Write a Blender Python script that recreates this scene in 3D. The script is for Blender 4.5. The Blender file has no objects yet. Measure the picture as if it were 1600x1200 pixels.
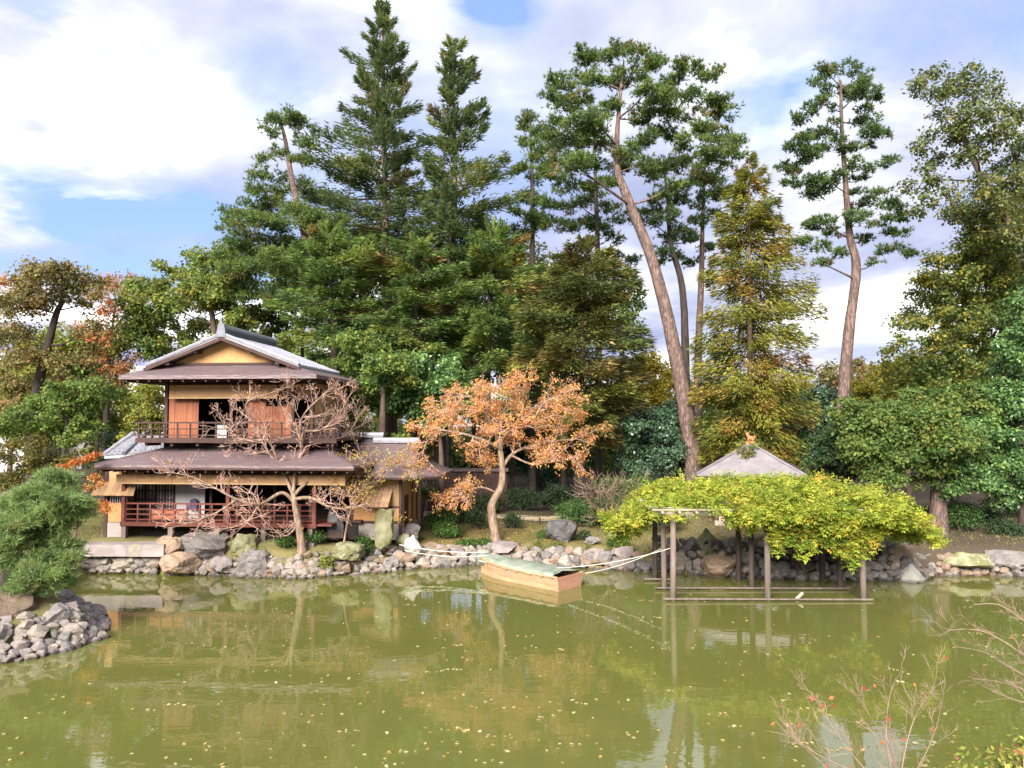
import bpy, bmesh, math, random
import numpy as np
from mathutils import Vector, Matrix

SC = bpy.context.scene
COL = SC.collection
random.seed(7)
R = math.radians

# ------------------------------------------------------------------ camera, sky, sun, exposure
FPX = 1200.0                     # focal length in pixels of the 1600 x 1200 photograph
EYE = 5.3                        # eye height above the pond
PITCH = math.atan(60.0 / FPX)
cam_d = bpy.data.cameras.new('camera'); cam = bpy.data.objects.new('camera', cam_d); COL.objects.link(cam)
cam.location = (0, 0, EYE); cam.rotation_euler = (math.pi / 2 + PITCH, 0, 0)
cam_d.sensor_width = 36.0; cam_d.lens = 36.0 * FPX / 1600.0; cam_d.clip_end = 3000
SC.camera = cam

SUN_EL, SUN_AZ = R(31), R(199)   # azimuth clockwise from +Y: the sun stands behind the camera's left shoulder
sun_d = bpy.data.lights.new('sun', 'SUN'); sun = bpy.data.objects.new('sun', sun_d); COL.objects.link(sun)
sun_d.energy = 4.5; sun_d.angle = R(32); sun_d.color = (1.0, 0.93, 0.82)
_s = Vector((math.sin(SUN_AZ) * math.cos(SUN_EL), math.cos(SUN_AZ) * math.cos(SUN_EL), math.sin(SUN_EL)))
sun.rotation_euler = (-_s).to_track_quat('-Z', 'Y').to_euler()

vs = SC.view_settings
vs.view_transform = 'Standard'; vs.look = 'None'; vs.gamma = 1.0; vs.use_curve_mapping = False; vs.exposure = 1.42

def ray(px, py):
    u = (px - 800.0) / FPX; v = (600.0 - py) / FPX
    return (u, math.cos(PITCH) - v * math.sin(PITCH), v * math.cos(PITCH) + math.sin(PITCH))

def make_world():
    w = bpy.data.worlds.new('World'); SC.world = w; w.use_nodes = True
    nt = w.node_tree; N = nt.nodes; L = nt.links
    for n in list(N): N.remove(n)
    out = N.new('ShaderNodeOutputWorld'); bg = N.new('ShaderNodeBackground'); bg.inputs['Strength'].default_value = 0.1
    sky = N.new('ShaderNodeTexSky'); sky.sky_type = 'NISHITA'; sky.sun_disc = False
    sky.sun_elevation = SUN_EL; sky.sun_rotation = SUN_AZ; sky.altitude = 50; sky.air_density = 1.0; sky.dust_density = 0.6; sky.ozone_density = 2.0
    tc = N.new('ShaderNodeTexCoord')
    def math_(op, a, b=None):
        m = N.new('ShaderNodeMath'); m.operation = op
        for i, v in enumerate((a, b)):
            if v is None: continue
            if isinstance(v, (int, float)): m.inputs[i].default_value = v
            else: L.new(v, m.inputs[i])
        return m.outputs[0]
    sep = N.new('ShaderNodeSeparateXYZ'); L.new(tc.outputs['Generated'], sep.inputs[0])
    zc = math_('MAXIMUM', sep.outputs[2], 0.0)
    den = math_('ADD', zc, 0.16)
    cx = math_('DIVIDE', sep.outputs[0], den); cy = math_('DIVIDE', sep.outputs[1], den)
    cmb = N.new('ShaderNodeCombineXYZ'); L.new(cx, cmb.inputs[0]); L.new(cy, cmb.inputs[1])
    def noise(scale, detail, rough, off, dist=0.0, vec=None):
        mp = N.new('ShaderNodeMapping'); L.new(vec or cmb.outputs[0], mp.inputs[0]); mp.inputs['Location'].default_value = off
        n = N.new('ShaderNodeTexNoise'); n.inputs['Scale'].default_value = scale; n.inputs['Detail'].default_value = detail
        n.inputs['Roughness'].default_value = rough; n.inputs['Distortion'].default_value = dist
        L.new(mp.outputs[0], n.inputs['Vector']); return n.outputs['Fac']
    def ramp(fac, stops):
        r = N.new('ShaderNodeValToRGB'); L.new(fac, r.inputs[0]); e = r.color_ramp.elements
        while len(e) < len(stops): e.new(0.5)
        for i, (p, c) in enumerate(stops): e[i].position = p; e[i].color = (*c, 1) if len(c) == 3 else c
        return r.outputs[0]
    big = noise(0.62, 6.0, 0.52, (1.9, 0.35, 0), 0.25)
    def clearing(px, py, sx, sz, amt):
        d = Vector(ray(px, py)).normalized()
        ex = math_('DIVIDE', math_('SUBTRACT', sep.outputs[0], d.x), sx); ez = math_('DIVIDE', math_('SUBTRACT', sep.outputs[2], d.z), sz); ey = math_('DIVIDE', math_('SUBTRACT', sep.outputs[1], d.y), 0.6)
        r2 = math_('ADD', math_('ADD', math_('MULTIPLY', ex, ex), math_('MULTIPLY', ez, ez)), math_('MULTIPLY', ey, ey))
        r2 = math_('MAXIMUM', math_('ADD', r2, wob), 0.0)
        return math_('MULTIPLY', math_('EXPONENT', math_('MULTIPLY', r2, -1.0)), amt)
    wob = math_('MULTIPLY', math_('SUBTRACT', noise(2.6, 6.0, 0.6, (8.1, 3.3, 0), 0.3), 0.5), 5.0)
    holes = None
    for h in ((60, 325, 0.20, 0.04, 0.21), (300, 345, 0.10, 0.03, 0.21), (120, 425, 0.25, 0.018, 0.24), (785, 10, 0.05, 0.03, 0.36), (1500, 110, 0.20, 0.10, 0.15), (1190, 160, 0.05, 0.05, 0.10), (420, 130, 0.06, 0.05, 0.10), (180, 200, 0.08, 0.03, 0.12), (30, 20, 0.05, 0.04, 0.2)):
        c = clearing(*h); holes = c if holes is None else math_('ADD', holes, c)
    big = math_('SUBTRACT', math_('ADD', big, 0.13), holes)
    cover = ramp(big, [(0.34, (0, 0, 0)), (0.56, (1, 1, 1))])
    shade = noise(1.15, 5.0, 0.55, (4.2, 7.7, 0), 0.2)
    cloud = ramp(shade, [(0.38, (1.95, 2.15, 3.2)), (0.47, (2.6, 2.8, 3.75)), (0.55, (3.7, 3.75, 4.2)), (0.67, (8.0, 7.9, 7.8))])
    blue = N.new('ShaderNodeMix'); blue.data_type = 'RGBA'; blue.blend_type = 'MULTIPLY'; blue.inputs[0].default_value = 1.0
    L.new(sky.outputs[0], blue.inputs[6]); blue.inputs[7].default_value = (1.0, 1.02, 1.1, 1)
    veil = N.new('ShaderNodeMix'); veil.data_type = 'RGBA'; veil.inputs[0].default_value = 0.72; L.new(blue.outputs[2], veil.inputs[6]); veil.inputs[7].default_value = (1.45, 2.15, 3.9, 1); blue = veil
    mx = N.new('ShaderNodeMix'); mx.data_type = 'RGBA'; L.new(cover, mx.inputs[0]); L.new(blue.outputs[2], mx.inputs[6]); L.new(cloud, mx.inputs[7])
    L.new(mx.outputs[2], bg.inputs['Color']); L.new(bg.outputs[0], out.inputs[0])
make_world()
cy = SC.cycles
cy.max_bounces = 7; cy.diffuse_bounces = 5; cy.glossy_bounces = 3; cy.transmission_bounces = 3; cy.transparent_max_bounces = 4
cy.caustics_reflective = False; cy.caustics_refractive = False; cy.use_denoising = True

# ------------------------------------------------------------------ helpers
def at(px, py, Y):
    d = ray(px, py); t = Y / d[1]; return Vector((d[0] * t, Y, EYE + d[2] * t))
def on_z(px, py, z):
    d = ray(px, py); t = (z - EYE) / d[2]; return Vector((d[0] * t, d[1] * t, z))

MATS = {}
def pmat(name, c1, c2=None, scale=4.0, rough=0.75, bump=0.0, bscale=None, metal=0.0, stretch=(1, 1, 1), lo=0.35, hi=0.65, spec=0.3, detail=5, c3=None):
    m = bpy.data.materials.new(name); m.use_nodes = True; MATS[name] = m
    nt = m.node_tree; N = nt.nodes; L = nt.links; b = N['Principled BSDF']
    b.inputs['Roughness'].default_value = rough; b.inputs['Metallic'].default_value = metal; b.inputs['Specular IOR Level'].default_value = spec
    tc = N.new('ShaderNodeTexCoord'); mp = N.new('ShaderNodeMapping'); mp.inputs['Scale'].default_value = stretch
    L.new(tc.outputs['Object'], mp.inputs[0])
    if c2 is None: c2 = tuple(x * 0.75 for x in c1)
    n = N.new('ShaderNodeTexNoise'); n.inputs['Scale'].default_value = scale; n.inputs['Detail'].default_value = detail; n.inputs['Roughness'].default_value = 0.6
    L.new(mp.outputs[0], n.inputs['Vector'])
    r = N.new('ShaderNodeValToRGB'); L.new(n.outputs['Fac'], r.inputs[0]); e = r.color_ramp.elements
    e[0].position = lo; e[0].color = (*c1, 1); e[1].position = hi; e[1].color = (*c2, 1)
    if c3 is not None:
        x = e.new(min(0.98, hi + 0.12)); x.color = (*c3, 1)
    oi = N.new('ShaderNodeObjectInfo'); mr = N.new('ShaderNodeMapRange'); L.new(oi.outputs['Random'], mr.inputs[0]); mr.inputs[3].default_value = 0.86; mr.inputs[4].default_value = 1.12
    mul = N.new('ShaderNodeMix'); mul.data_type = 'RGBA'; mul.blend_type = 'MULTIPLY'; mul.inputs[0].default_value = 1.0
    L.new(r.outputs[0], mul.inputs[6]); L.new(mr.outputs[0], mul.inputs[7]); L.new(mul.outputs[2], b.inputs['Base Color'])
    if bump > 0:
        n2 = N.new('ShaderNodeTexNoise'); n2.inputs['Scale'].default_value = bscale or scale * 4; n2.inputs['Detail'].default_value = 6
        L.new(mp.outputs[0], n2.inputs['Vector'])
        bp = N.new('ShaderNodeBump'); bp.inputs['Strength'].default_value = bump; bp.inputs['Distance'].default_value = 0.05
        L.new(n2.outputs['Fac'], bp.inputs['Height']); L.new(bp.outputs[0], b.inputs['Normal'])
    return m

def leaf_material(name, trans=0.3, rough=0.55, spec=0.25):
    m = bpy.data.materials.new(name); m.use_nodes = True; MATS[name] = m
    nt = m.node_tree; N = nt.nodes; L = nt.links; b = N['Principled BSDF']; out = N['Material Output']
    at_ = N.new('ShaderNodeAttribute'); at_.attribute_name = 'Col'
    b.inputs['Roughness'].default_value = rough; b.inputs['Specular IOR Level'].default_value = spec
    L.new(at_.outputs['Color'], b.inputs['Base Color'])
    t = N.new('ShaderNodeBsdfTranslucent'); L.new(at_.outputs['Color'], t.inputs[0])
    mx = N.new('ShaderNodeMixShader'); mx.inputs[0].default_value = trans
    L.new(b.outputs[0], mx.inputs[1]); L.new(t.outputs[0], mx.inputs[2]); L.new(mx.outputs[0], out.inputs[0])
    return m

def tag(o, label=None, cat=None, group=None, kind=None):
    if label: o['label'] = label
    if cat: o['category'] = cat
    if group: o['group'] = group
    if kind: o['kind'] = kind
    return o
def empty(name, loc, label, cat, group=None, rz=0.0):
    o = bpy.data.objects.new(name, None); COL.objects.link(o); o.location = loc; o.rotation_euler = (0, 0, rz)
    o.empty_display_size = 0.2
    return tag(o, label, cat, group)
def link(name, me, mat=None, parent=None, loc=None):
    o = bpy.data.objects.new(name, me); COL.objects.link(o)
    if mat is not None and not me.materials: me.materials.append(MATS[mat] if isinstance(mat, str) else mat)
    if parent is not None: o.parent = parent
    if loc is not None: o.location = loc
    return o

class MB:
    def __init__(s): s.v = []; s.f = []
    def add(s, vs_, fs):
        k = len(s.v); s.v += [tuple(x) for x in vs_]; s.f += [tuple(i + k for i in f) for f in fs]
    def box(s, x0, x1, y0, y1, z0, z1):
        s.add([(x0, y0, z0), (x1, y0, z0), (x1, y1, z0), (x0, y1, z0), (x0, y0, z1), (x1, y0, z1), (x1, y1, z1), (x0, y1, z1)],
              [(0, 3, 2, 1), (4, 5, 6, 7), (0, 1, 5, 4), (1, 2, 6, 5), (2, 3, 7, 6), (3, 0, 4, 7)]); return s
    def bar(s, a, b, w, h, up=(0, 0, 1)):
        a = Vector(a); b = Vector(b); d = (b - a).normalized(); u = Vector(up); sd = d.cross(u)
        if sd.length < 1e-4: sd = Vector((1, 0, 0))
        sd.normalize(); u = sd.cross(d).normalized()
        vs_ = [p + sd * (w / 2 * i) + u * (h / 2 * j) for p in (a, b) for i, j in ((-1, -1), (1, -1), (1, 1), (-1, 1))]
        s.add(vs_, [(0, 1, 2, 3), (7, 6, 5, 4), (0, 4, 5, 1), (1, 5, 6, 2), (2, 6, 7, 3), (3, 7, 4, 0)]); return s
    def slab(s, pts, t, d=(0, 0, -1)):
        d = Vector(d) * t; n = len(pts); top = [Vector(p) for p in pts]; bot = [p + d for p in top]
        fs = [tuple(range(n)), tuple(range(2 * n - 1, n - 1, -1))] + [(i, n + i, n + (i + 1) % n, (i + 1) % n) for i in range(n)]
        s.add(top + bot, fs); return s
    def tube(s, pts, rad, n=6, cap=True, rough=0.0):
        pts = [Vector(p) for p in pts]; k = len(pts); rings = []
        prev = None
        for i, p in enumerate(pts):
            d = (pts[min(i + 1, k - 1)] - pts[max(i - 1, 0)])
            if d.length < 1e-6: d = Vector((0, 0, 1))
            d.normalize()
            if prev is None:
                a = d.orthogonal().normalized()
            else:
                a = prev - d * prev.dot(d)
                a = a.normalized() if a.length > 1e-4 else d.orthogonal().normalized()
            prev = a; b = d.cross(a); r = rad[i] if hasattr(rad, '__len__') else rad
            ring = []
            for j in range(n):
                q = 2 * math.pi * j / n; rr = r * (1 + random.uniform(-rough, rough))
                ring.append(p + (a * math.cos(q) + b * math.sin(q)) * rr)
            rings += ring
        fs = [(i * n + j, i * n + (j + 1) % n, (i + 1) * n + (j + 1) % n, (i + 1) * n + j) for i in range(k - 1) for j in range(n)]
        if cap: fs += [tuple(range(n - 1, -1, -1)), tuple(range((k - 1) * n, k * n))]
        s.add(rings, fs); return s
    def build(s, name, mat, parent=None, origin=None, smooth=False, loc=None):
        me = bpy.data.meshes.new(name); v = s.v
        if origin is not None: v = [(x - origin[0], y - origin[1], z - origin[2]) for x, y, z in v]
        me.from_pydata(v, [], s.f); me.update()
        if smooth: me.polygons.foreach_set('use_smooth', [True] * len(me.polygons))
        return link(name, me, mat, parent, loc)

def np_mesh(name, verts, k, cols, mat, parent=None, origin=None):
    """verts: (n*k, 3) array, every k vertices one face; cols: (n, 3)."""
    n = len(verts) // k
    if origin is not None: verts = verts - np.array(origin)[None, :]
    me = bpy.data.meshes.new(name); me.vertices.add(n * k); me.loops.add(n * k); me.polygons.add(n)
    me.vertices.foreach_set('co', verts.astype(np.float32).ravel())
    me.loops.foreach_set('vertex_index', np.arange(n * k, dtype=np.int32))
    me.polygons.foreach_set('loop_start', np.arange(0, n * k, k, dtype=np.int32))
    me.update(calc_edges=True)
    a = me.color_attributes.new('Col', 'FLOAT_COLOR', 'POINT')
    c = np.ones((n, k, 4), np.float32); c[:, :, :3] = cols[:, None, :]
    a.data.foreach_set('color', c.ravel())
    return link(name, me, mat, parent)

RNG = np.random.default_rng(11)
def unit(a): return a / np.maximum(np.linalg.norm(a, axis=1, keepdims=True), 1e-9)
def rdir(n): return unit(RNG.normal(size=(n, 3)))
def rhombs(P, A, B, L, W, tipw=0.5):
    """leaf quads: base P, axis A, side B"""
    L = L[:, None]; W = W[:, None]
    return np.stack([P, P + A * L * tipw + B * W / 2, P + A * L, P + A * L * tipw - B * W / 2], 1).reshape(-1, 3)
def palette_cols(n, pal, jit=0.18, group=None):
    """pal: list of (weight, rgb); group: per-leaf group index so that neighbours lean the same way"""
    w = np.array([p[0] for p in pal], float); w /= w.sum(); c = np.array([p[1] for p in pal], float)
    if group is None: idx = RNG.choice(len(pal), n, p=w)
    else:
        g = RNG.choice(len(pal), group.max() + 1, p=w); idx = g[group]
        sw = RNG.random(n) < 0.3; idx[sw] = RNG.choice(len(pal), sw.sum(), p=w)
    out = c[idx] * (1 + RNG.normal(0, jit, (n, 1))) * (1 + RNG.normal(0, 0.05, (n, 3)))
    return np.clip(out, 0.004, 0.9)

def broad_leaves(clumps, L, pal, dens=1.0, flat=0.8, lw=0.6, sub=0.3, up=0.7):
    """clumps: (center Vector, radius m). Leaf quads gathered in small sprays inside each clump."""
    Ps, Os, gs, g0 = [], [], [], 0
    for c, r in clumps:
        n = int(max(60, dens * 1350 * r * r * (0.12 / L) ** 1.7)); m = max(6, int(8 + 12 * r))
        d = rdir(m) * (RNG.random((m, 1)) ** 0.45) * np.array([1, 1, flat]) * r
        g = RNG.integers(0, m, n); off = RNG.normal(0, sub * r * 0.6 + 0.05, (n, 3)) * np.array([1, 1, 0.65])
        p = d[g] + off; Ps.append(p + np.array(c)); Os.append(p); gs.append(g + g0); g0 += m
    P = np.concatenate(Ps); O = unit(np.concatenate(Os)); g = np.concatenate(gs); n = len(P)
    nn = unit(O * 0.5 + np.array([0, 0, up]) + RNG.normal(0, 0.55, (n, 3)))
    A = unit(np.cross(nn, rdir(n)) + np.array([0, 0, -0.25])); B = unit(np.cross(nn, A))
    l = 1.15 * L * RNG.uniform(0.7, 1.35, n)
    return rhombs(P, A, B, l, l * lw * RNG.uniform(0.8, 1.2, n)), palette_cols(n, pal, group=g)

def needle_tufts(clumps, L, pal, dens=1.0, flat=0.55, width=0.028, k=7, spread=0.75, upb=0.55):
    Ps, Ds, gs, g0 = [], [], [], 0
    for c, r in clumps:
        n = int(max(30, dens * 230 * r * r * (0.2 / L) ** 1.3)); m = max(5, int(5 + 8 * r)); width_ = width
        d = rdir(m) * (RNG.random((m, 1)) ** 0.5) * np.array([1, 1, flat]) * r * 0.9
        g = RNG.integers(0, m, n); p = d[g] + RNG.normal(0, 0.24 * r * 0.7 + 0.04, (n, 3)) * np.array([1, 1, 0.5])
        Ps.append(p + np.array(c)); Ds.append(unit(p * np.array([1, 1, 0.4])) * 0.7); gs.append(g + g0); g0 += m
    P = np.repeat(np.concatenate(Ps), k, 0); D = np.repeat(np.concatenate(Ds), k, 0); g = np.repeat(np.concatenate(gs), k); n = len(P)
    A = unit(D + np.array([0, 0, upb]) + RNG.normal(0, spread, (n, 3))); B = unit(np.cross(A, rdir(n)))
    l = (L * RNG.uniform(0.7, 1.25, n))[:, None]
    V = np.stack([P - B * width * 0.65, P + B * width * 0.65, P + A * l], 1).reshape(-1, 3)
    return V, palette_cols(n, pal, group=g)

def bez(a, b, c, n=6):
    a, b, c = Vector(a), Vector(b), Vector(c)
    return [a * (1 - t) ** 2 + b * 2 * t * (1 - t) + c * t * t for t in (i / n for i in range(n + 1))]
def smooth_line(pts, n=5):
    """Catmull-Rom through the points"""
    pts = [Vector(p) for p in pts]; out = []
    for i in range(len(pts) - 1):
        p0 = pts[max(i - 1, 0)]; p1 = pts[i]; p2 = pts[i + 1]; p3 = pts[min(i + 2, len(pts) - 1)]
        for j in range(n):
            t = j / n
            out.append(0.5 * ((2 * p1) + (p2 - p0) * t + (2 * p0 - 5 * p1 + 4 * p2 - p3) * t * t + (3 * p1 - p0 - 3 * p2 + p3) * t ** 3))
    out.append(pts[-1]); return out
# ------------------------------------------------------------------ materials
pmat('bark_pine', (0.21, 0.14, 0.12), (0.075, 0.052, 0.048), 3.6, 0.9, 1.0, 8, stretch=(2, 2, 0.55), c3=(0.30, 0.21, 0.18), lo=0.38, hi=0.56)
pmat('bark_dark', (0.075, 0.058, 0.05), (0.035, 0.028, 0.026), 3.0, 0.9, 0.7, 9, stretch=(2, 2, 0.5))
pmat('bark_brown', (0.15, 0.105, 0.08), (0.075, 0.055, 0.045), 3.0, 0.9, 0.7, 9, stretch=(2, 2, 0.5))
pmat('bark_pale', (0.36, 0.25, 0.175), (0.15, 0.105, 0.08), 3.6, 0.85, 0.8, 12, stretch=(2, 2, 0.6), c3=(0.42, 0.36, 0.26), lo=0.38, hi=0.6)
pmat('twig_pink', (0.50, 0.33, 0.28), (0.36, 0.235, 0.20), 2.0, 0.85)
leaf_material('leaf', 0.45); leaf_material('leaf_gloss', 0.2, 0.35, 0.45); leaf_material('needle', 0.42, 0.6, 0.2)
pmat('ground', (0.20, 0.165, 0.075), (0.10, 0.105, 0.032), 0.55, 0.95, 0.5, 6, detail=8, c3=(0.07, 0.055, 0.035))
pmat('path_gravel', (0.62, 0.56, 0.48), (0.48, 0.43, 0.36), 6, 0.95, 0.4, 40)
pmat('stone_pale', (0.35, 0.295, 0.255), (0.21, 0.18, 0.158), 2.2, 0.85, 0.6, 9, c3=(0.17, 0.16, 0.12), lo=0.3, hi=0.6)
pmat('stone_grey', (0.245, 0.22, 0.21), (0.14, 0.127, 0.125), 2.0, 0.85, 0.7, 8, c3=(0.33, 0.31, 0.27), lo=0.3, hi=0.6)
pmat('stone_brown', (0.32, 0.225, 0.16), (0.19, 0.14, 0.105), 2.0, 0.85, 0.7, 7, c3=(0.42, 0.35, 0.27), lo=0.3, hi=0.6)
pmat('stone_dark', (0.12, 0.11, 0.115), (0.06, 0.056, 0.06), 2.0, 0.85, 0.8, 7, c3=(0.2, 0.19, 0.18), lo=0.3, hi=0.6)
pmat('stone_moss', (0.30, 0.285, 0.20), (0.14, 0.14, 0.055), 1.8, 0.9, 0.7, 8, c3=(0.36, 0.34, 0.3), lo=0.35, hi=0.58)
pmat('stone_white', (0.46, 0.44, 0.41), (0.32, 0.305, 0.285), 2.2, 0.8, 0.6, 8, c3=(0.3, 0.29, 0.27))
pmat('stone_lilac', (0.30, 0.25, 0.25), (0.2, 0.172, 0.17), 1.6, 0.85, 0.5, 8, c3=(0.3, 0.27, 0.15), lo=0.35, hi=0.62)
pmat('stone_umber', (0.15, 0.11, 0.08), (0.085, 0.066, 0.05), 1.8, 0.9, 0.8, 7, c3=(0.12, 0.12, 0.06))
pmat('twig_grey', (0.33, 0.23, 0.18), (0.21, 0.145, 0.115), 2.0, 0.85)
pmat('roof_bark', (0.165, 0.115, 0.12), (0.115, 0.083, 0.092), 2.2, 0.5, 0.5, 9, spec=0.5, stretch=(0.35, 5, 2), c3=(0.22, 0.165, 0.165), lo=0.4, hi=0.56)
pmat('roof_tile', (0.31, 0.31, 0.36), (0.23, 0.23, 0.275), 5, 0.35, 0.15, 20, spec=0.6)
pmat('ridge_tile', (0.17, 0.18, 0.22), (0.10, 0.105, 0.135), 5, 0.4, 0.2, 14, spec=0.5)
pmat('wood_dark', (0.075, 0.036, 0.030), (0.038, 0.021, 0.019), 3, 0.6, 0.2, 16, stretch=(1, 1, 0.4))
pmat('wood_red', (0.15, 0.042, 0.030), (0.085, 0.026, 0.021), 3, 0.55, 0.2, 16)
pmat('wood_board', (0.30, 0.105, 0.05), (0.20, 0.068, 0.036), 2.5, 0.6, 0.25, 12, stretch=(3, 3, 0.35))
pmat('plaster_ochre', (0.43, 0.225, 0.10), (0.35, 0.18, 0.08), 1.6, 0.95, 0.15, 14)
pmat('plaster_gable', (0.52, 0.31, 0.14), (0.44, 0.25, 0.11), 1.6, 0.95, 0.15, 14)
pmat('plaster_tan', (0.37, 0.235, 0.13), (0.30, 0.19, 0.105), 1.6, 0.95, 0.15, 14)
pmat('plaster_pale', (0.36, 0.32, 0.30), (0.28, 0.25, 0.235), 1.6, 0.95, 0.15, 14)
pmat('reed_blind', (0.45, 0.27, 0.15), (0.35, 0.205, 0.11), 1.2, 0.9, 0.5, 4, stretch=(0.6, 1, 30))
pmat('paper_white', (0.46, 0.44, 0.45), (0.38, 0.365, 0.38), 1.2, 0.9)
pmat('room_shade', (0.02, 0.014, 0.013), (0.012, 0.009, 0.009), 2, 0.9)  # near-black colour standing in for shade inside rooms and recesses
pmat('cloth_indigo', (0.10, 0.09, 0.17), (0.06, 0.05, 0.11), 8, 0.9)
pmat('post_dark', (0.10, 0.075, 0.07), (0.05, 0.04, 0.04), 3, 0.85, 0.5, 14, stretch=(2, 2, 0.4))
pmat('post_grey', (0.20, 0.158, 0.14), (0.12, 0.092, 0.082), 3, 0.85, 0.5, 14, stretch=(2, 2, 0.4))
pmat('bamboo', (0.44, 0.39, 0.32), (0.32, 0.275, 0.21), 3, 0.6, 0.15, 12)
pmat('bamboo_tan', (0.52, 0.38, 0.2), (0.40, 0.28, 0.14), 3, 0.6, 0.15, 12)
pmat('boat_wood', (0.48, 0.30, 0.185), (0.37, 0.22, 0.13), 2.0, 0.65, 0.2, 10, stretch=(1, 1, 5))
pmat('boat_end', (0.40, 0.215, 0.15), (0.31, 0.16, 0.11), 2.0, 0.65, 0.2, 10, stretch=(1, 1, 5))
pmat('tarp_green', (0.17, 0.22, 0.16), (0.29, 0.31, 0.26), 2.0, 0.6, 0.5, 3.5, c3=(0.40, 0.45, 0.38))
pmat('rope', (0.75, 0.72, 0.66), (0.6, 0.57, 0.5), 20, 0.9)
pmat('gazebo_roof', (0.27, 0.245, 0.265), (0.20, 0.18, 0.20), 1.8, 0.85, 0.4, 16, stretch=(1, 1, 2))
pmat('terracotta', (0.55, 0.22, 0.09), (0.45, 0.17, 0.07), 8, 0.7, 0.3, 20)
pmat('pink_wall', (0.58, 0.36, 0.26), (0.5, 0.3, 0.215), 1.6, 0.9, 0.1, 12)
pmat('concrete', (0.46, 0.44, 0.45), (0.38, 0.36, 0.37), 0.8, 0.9)
pmat('window_far', (0.06, 0.065, 0.08), (0.04, 0.045, 0.055), 2, 0.2, spec=0.5)
pmat('piling', (0.05, 0.04, 0.034), (0.025, 0.02, 0.018), 4, 0.9, 0.5, 12)

def soil_zones(m):
    """bare brown soil under the trees at the right bank and round the house, worn by shape-giving noise"""
    nt = m.node_tree; N = nt.nodes; L = nt.links; b = N['Principled BSDF']; src = b.inputs['Base Color'].links[0].from_socket
    g = N.new('ShaderNodeNewGeometry'); sp = N.new('ShaderNodeSeparateXYZ'); L.new(g.outputs['Position'], sp.inputs[0])
    n = N.new('ShaderNodeTexNoise'); n.inputs['Scale'].default_value = 0.5; n.inputs['Detail'].default_value = 5; L.new(g.outputs['Position'], n.inputs['Vector'])
    def rng(sock, a, c):
        mr = N.new('ShaderNodeMapRange'); L.new(sock, mr.inputs[0]); mr.inputs[1].default_value = a; mr.inputs[2].default_value = c; return mr.outputs[0]
    def mt(op, a, c):
        q = N.new('ShaderNodeMath'); q.operation = op
        for i, v in enumerate((a, c)):
            if isinstance(v, float): q.inputs[i].default_value = v
            else: L.new(v, q.inputs[i])
        return q.outputs[0]
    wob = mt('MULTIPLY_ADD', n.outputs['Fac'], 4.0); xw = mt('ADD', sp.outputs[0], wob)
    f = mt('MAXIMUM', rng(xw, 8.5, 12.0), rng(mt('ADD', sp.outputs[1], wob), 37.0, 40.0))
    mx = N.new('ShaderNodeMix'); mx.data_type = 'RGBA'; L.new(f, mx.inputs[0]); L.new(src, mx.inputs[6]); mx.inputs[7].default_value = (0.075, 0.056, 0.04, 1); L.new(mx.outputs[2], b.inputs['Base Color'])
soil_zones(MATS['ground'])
def wet_line(m):
    """stones are wet and dark where the pond laps at them"""
    nt = m.node_tree; N = nt.nodes; L = nt.links; b = N['Principled BSDF']; src = b.inputs['Base Color'].links[0].from_socket
    g = N.new('ShaderNodeNewGeometry'); sp = N.new('ShaderNodeSeparateXYZ'); L.new(g.outputs['Position'], sp.inputs[0])
    n = N.new('ShaderNodeTexNoise'); n.inputs['Scale'].default_value = 3.0; L.new(g.outputs['Position'], n.inputs['Vector'])
    ma = N.new('ShaderNodeMath'); ma.operation = 'MULTIPLY_ADD'; L.new(n.outputs['Fac'], ma.inputs[0]); ma.inputs[1].default_value = -0.14; L.new(sp.outputs[2], ma.inputs[2])
    mr = N.new('ShaderNodeMapRange'); L.new(ma.outputs[0], mr.inputs[0]); mr.inputs[1].default_value = -0.03; mr.inputs[2].default_value = 0.05; mr.inputs[3].default_value = 0.42; mr.inputs[4].default_value = 1.0
    mx = N.new('ShaderNodeMix'); mx.data_type = 'RGBA'; mx.blend_type = 'MULTIPLY'; mx.inputs[0].default_value = 1.0; L.new(src, mx.inputs[6]); L.new(mr.outputs[0], mx.inputs[7]); L.new(mx.outputs[2], b.inputs['Base Color'])
for k in list(MATS):
    if k.startswith('stone_'): wet_line(MATS[k])

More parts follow.
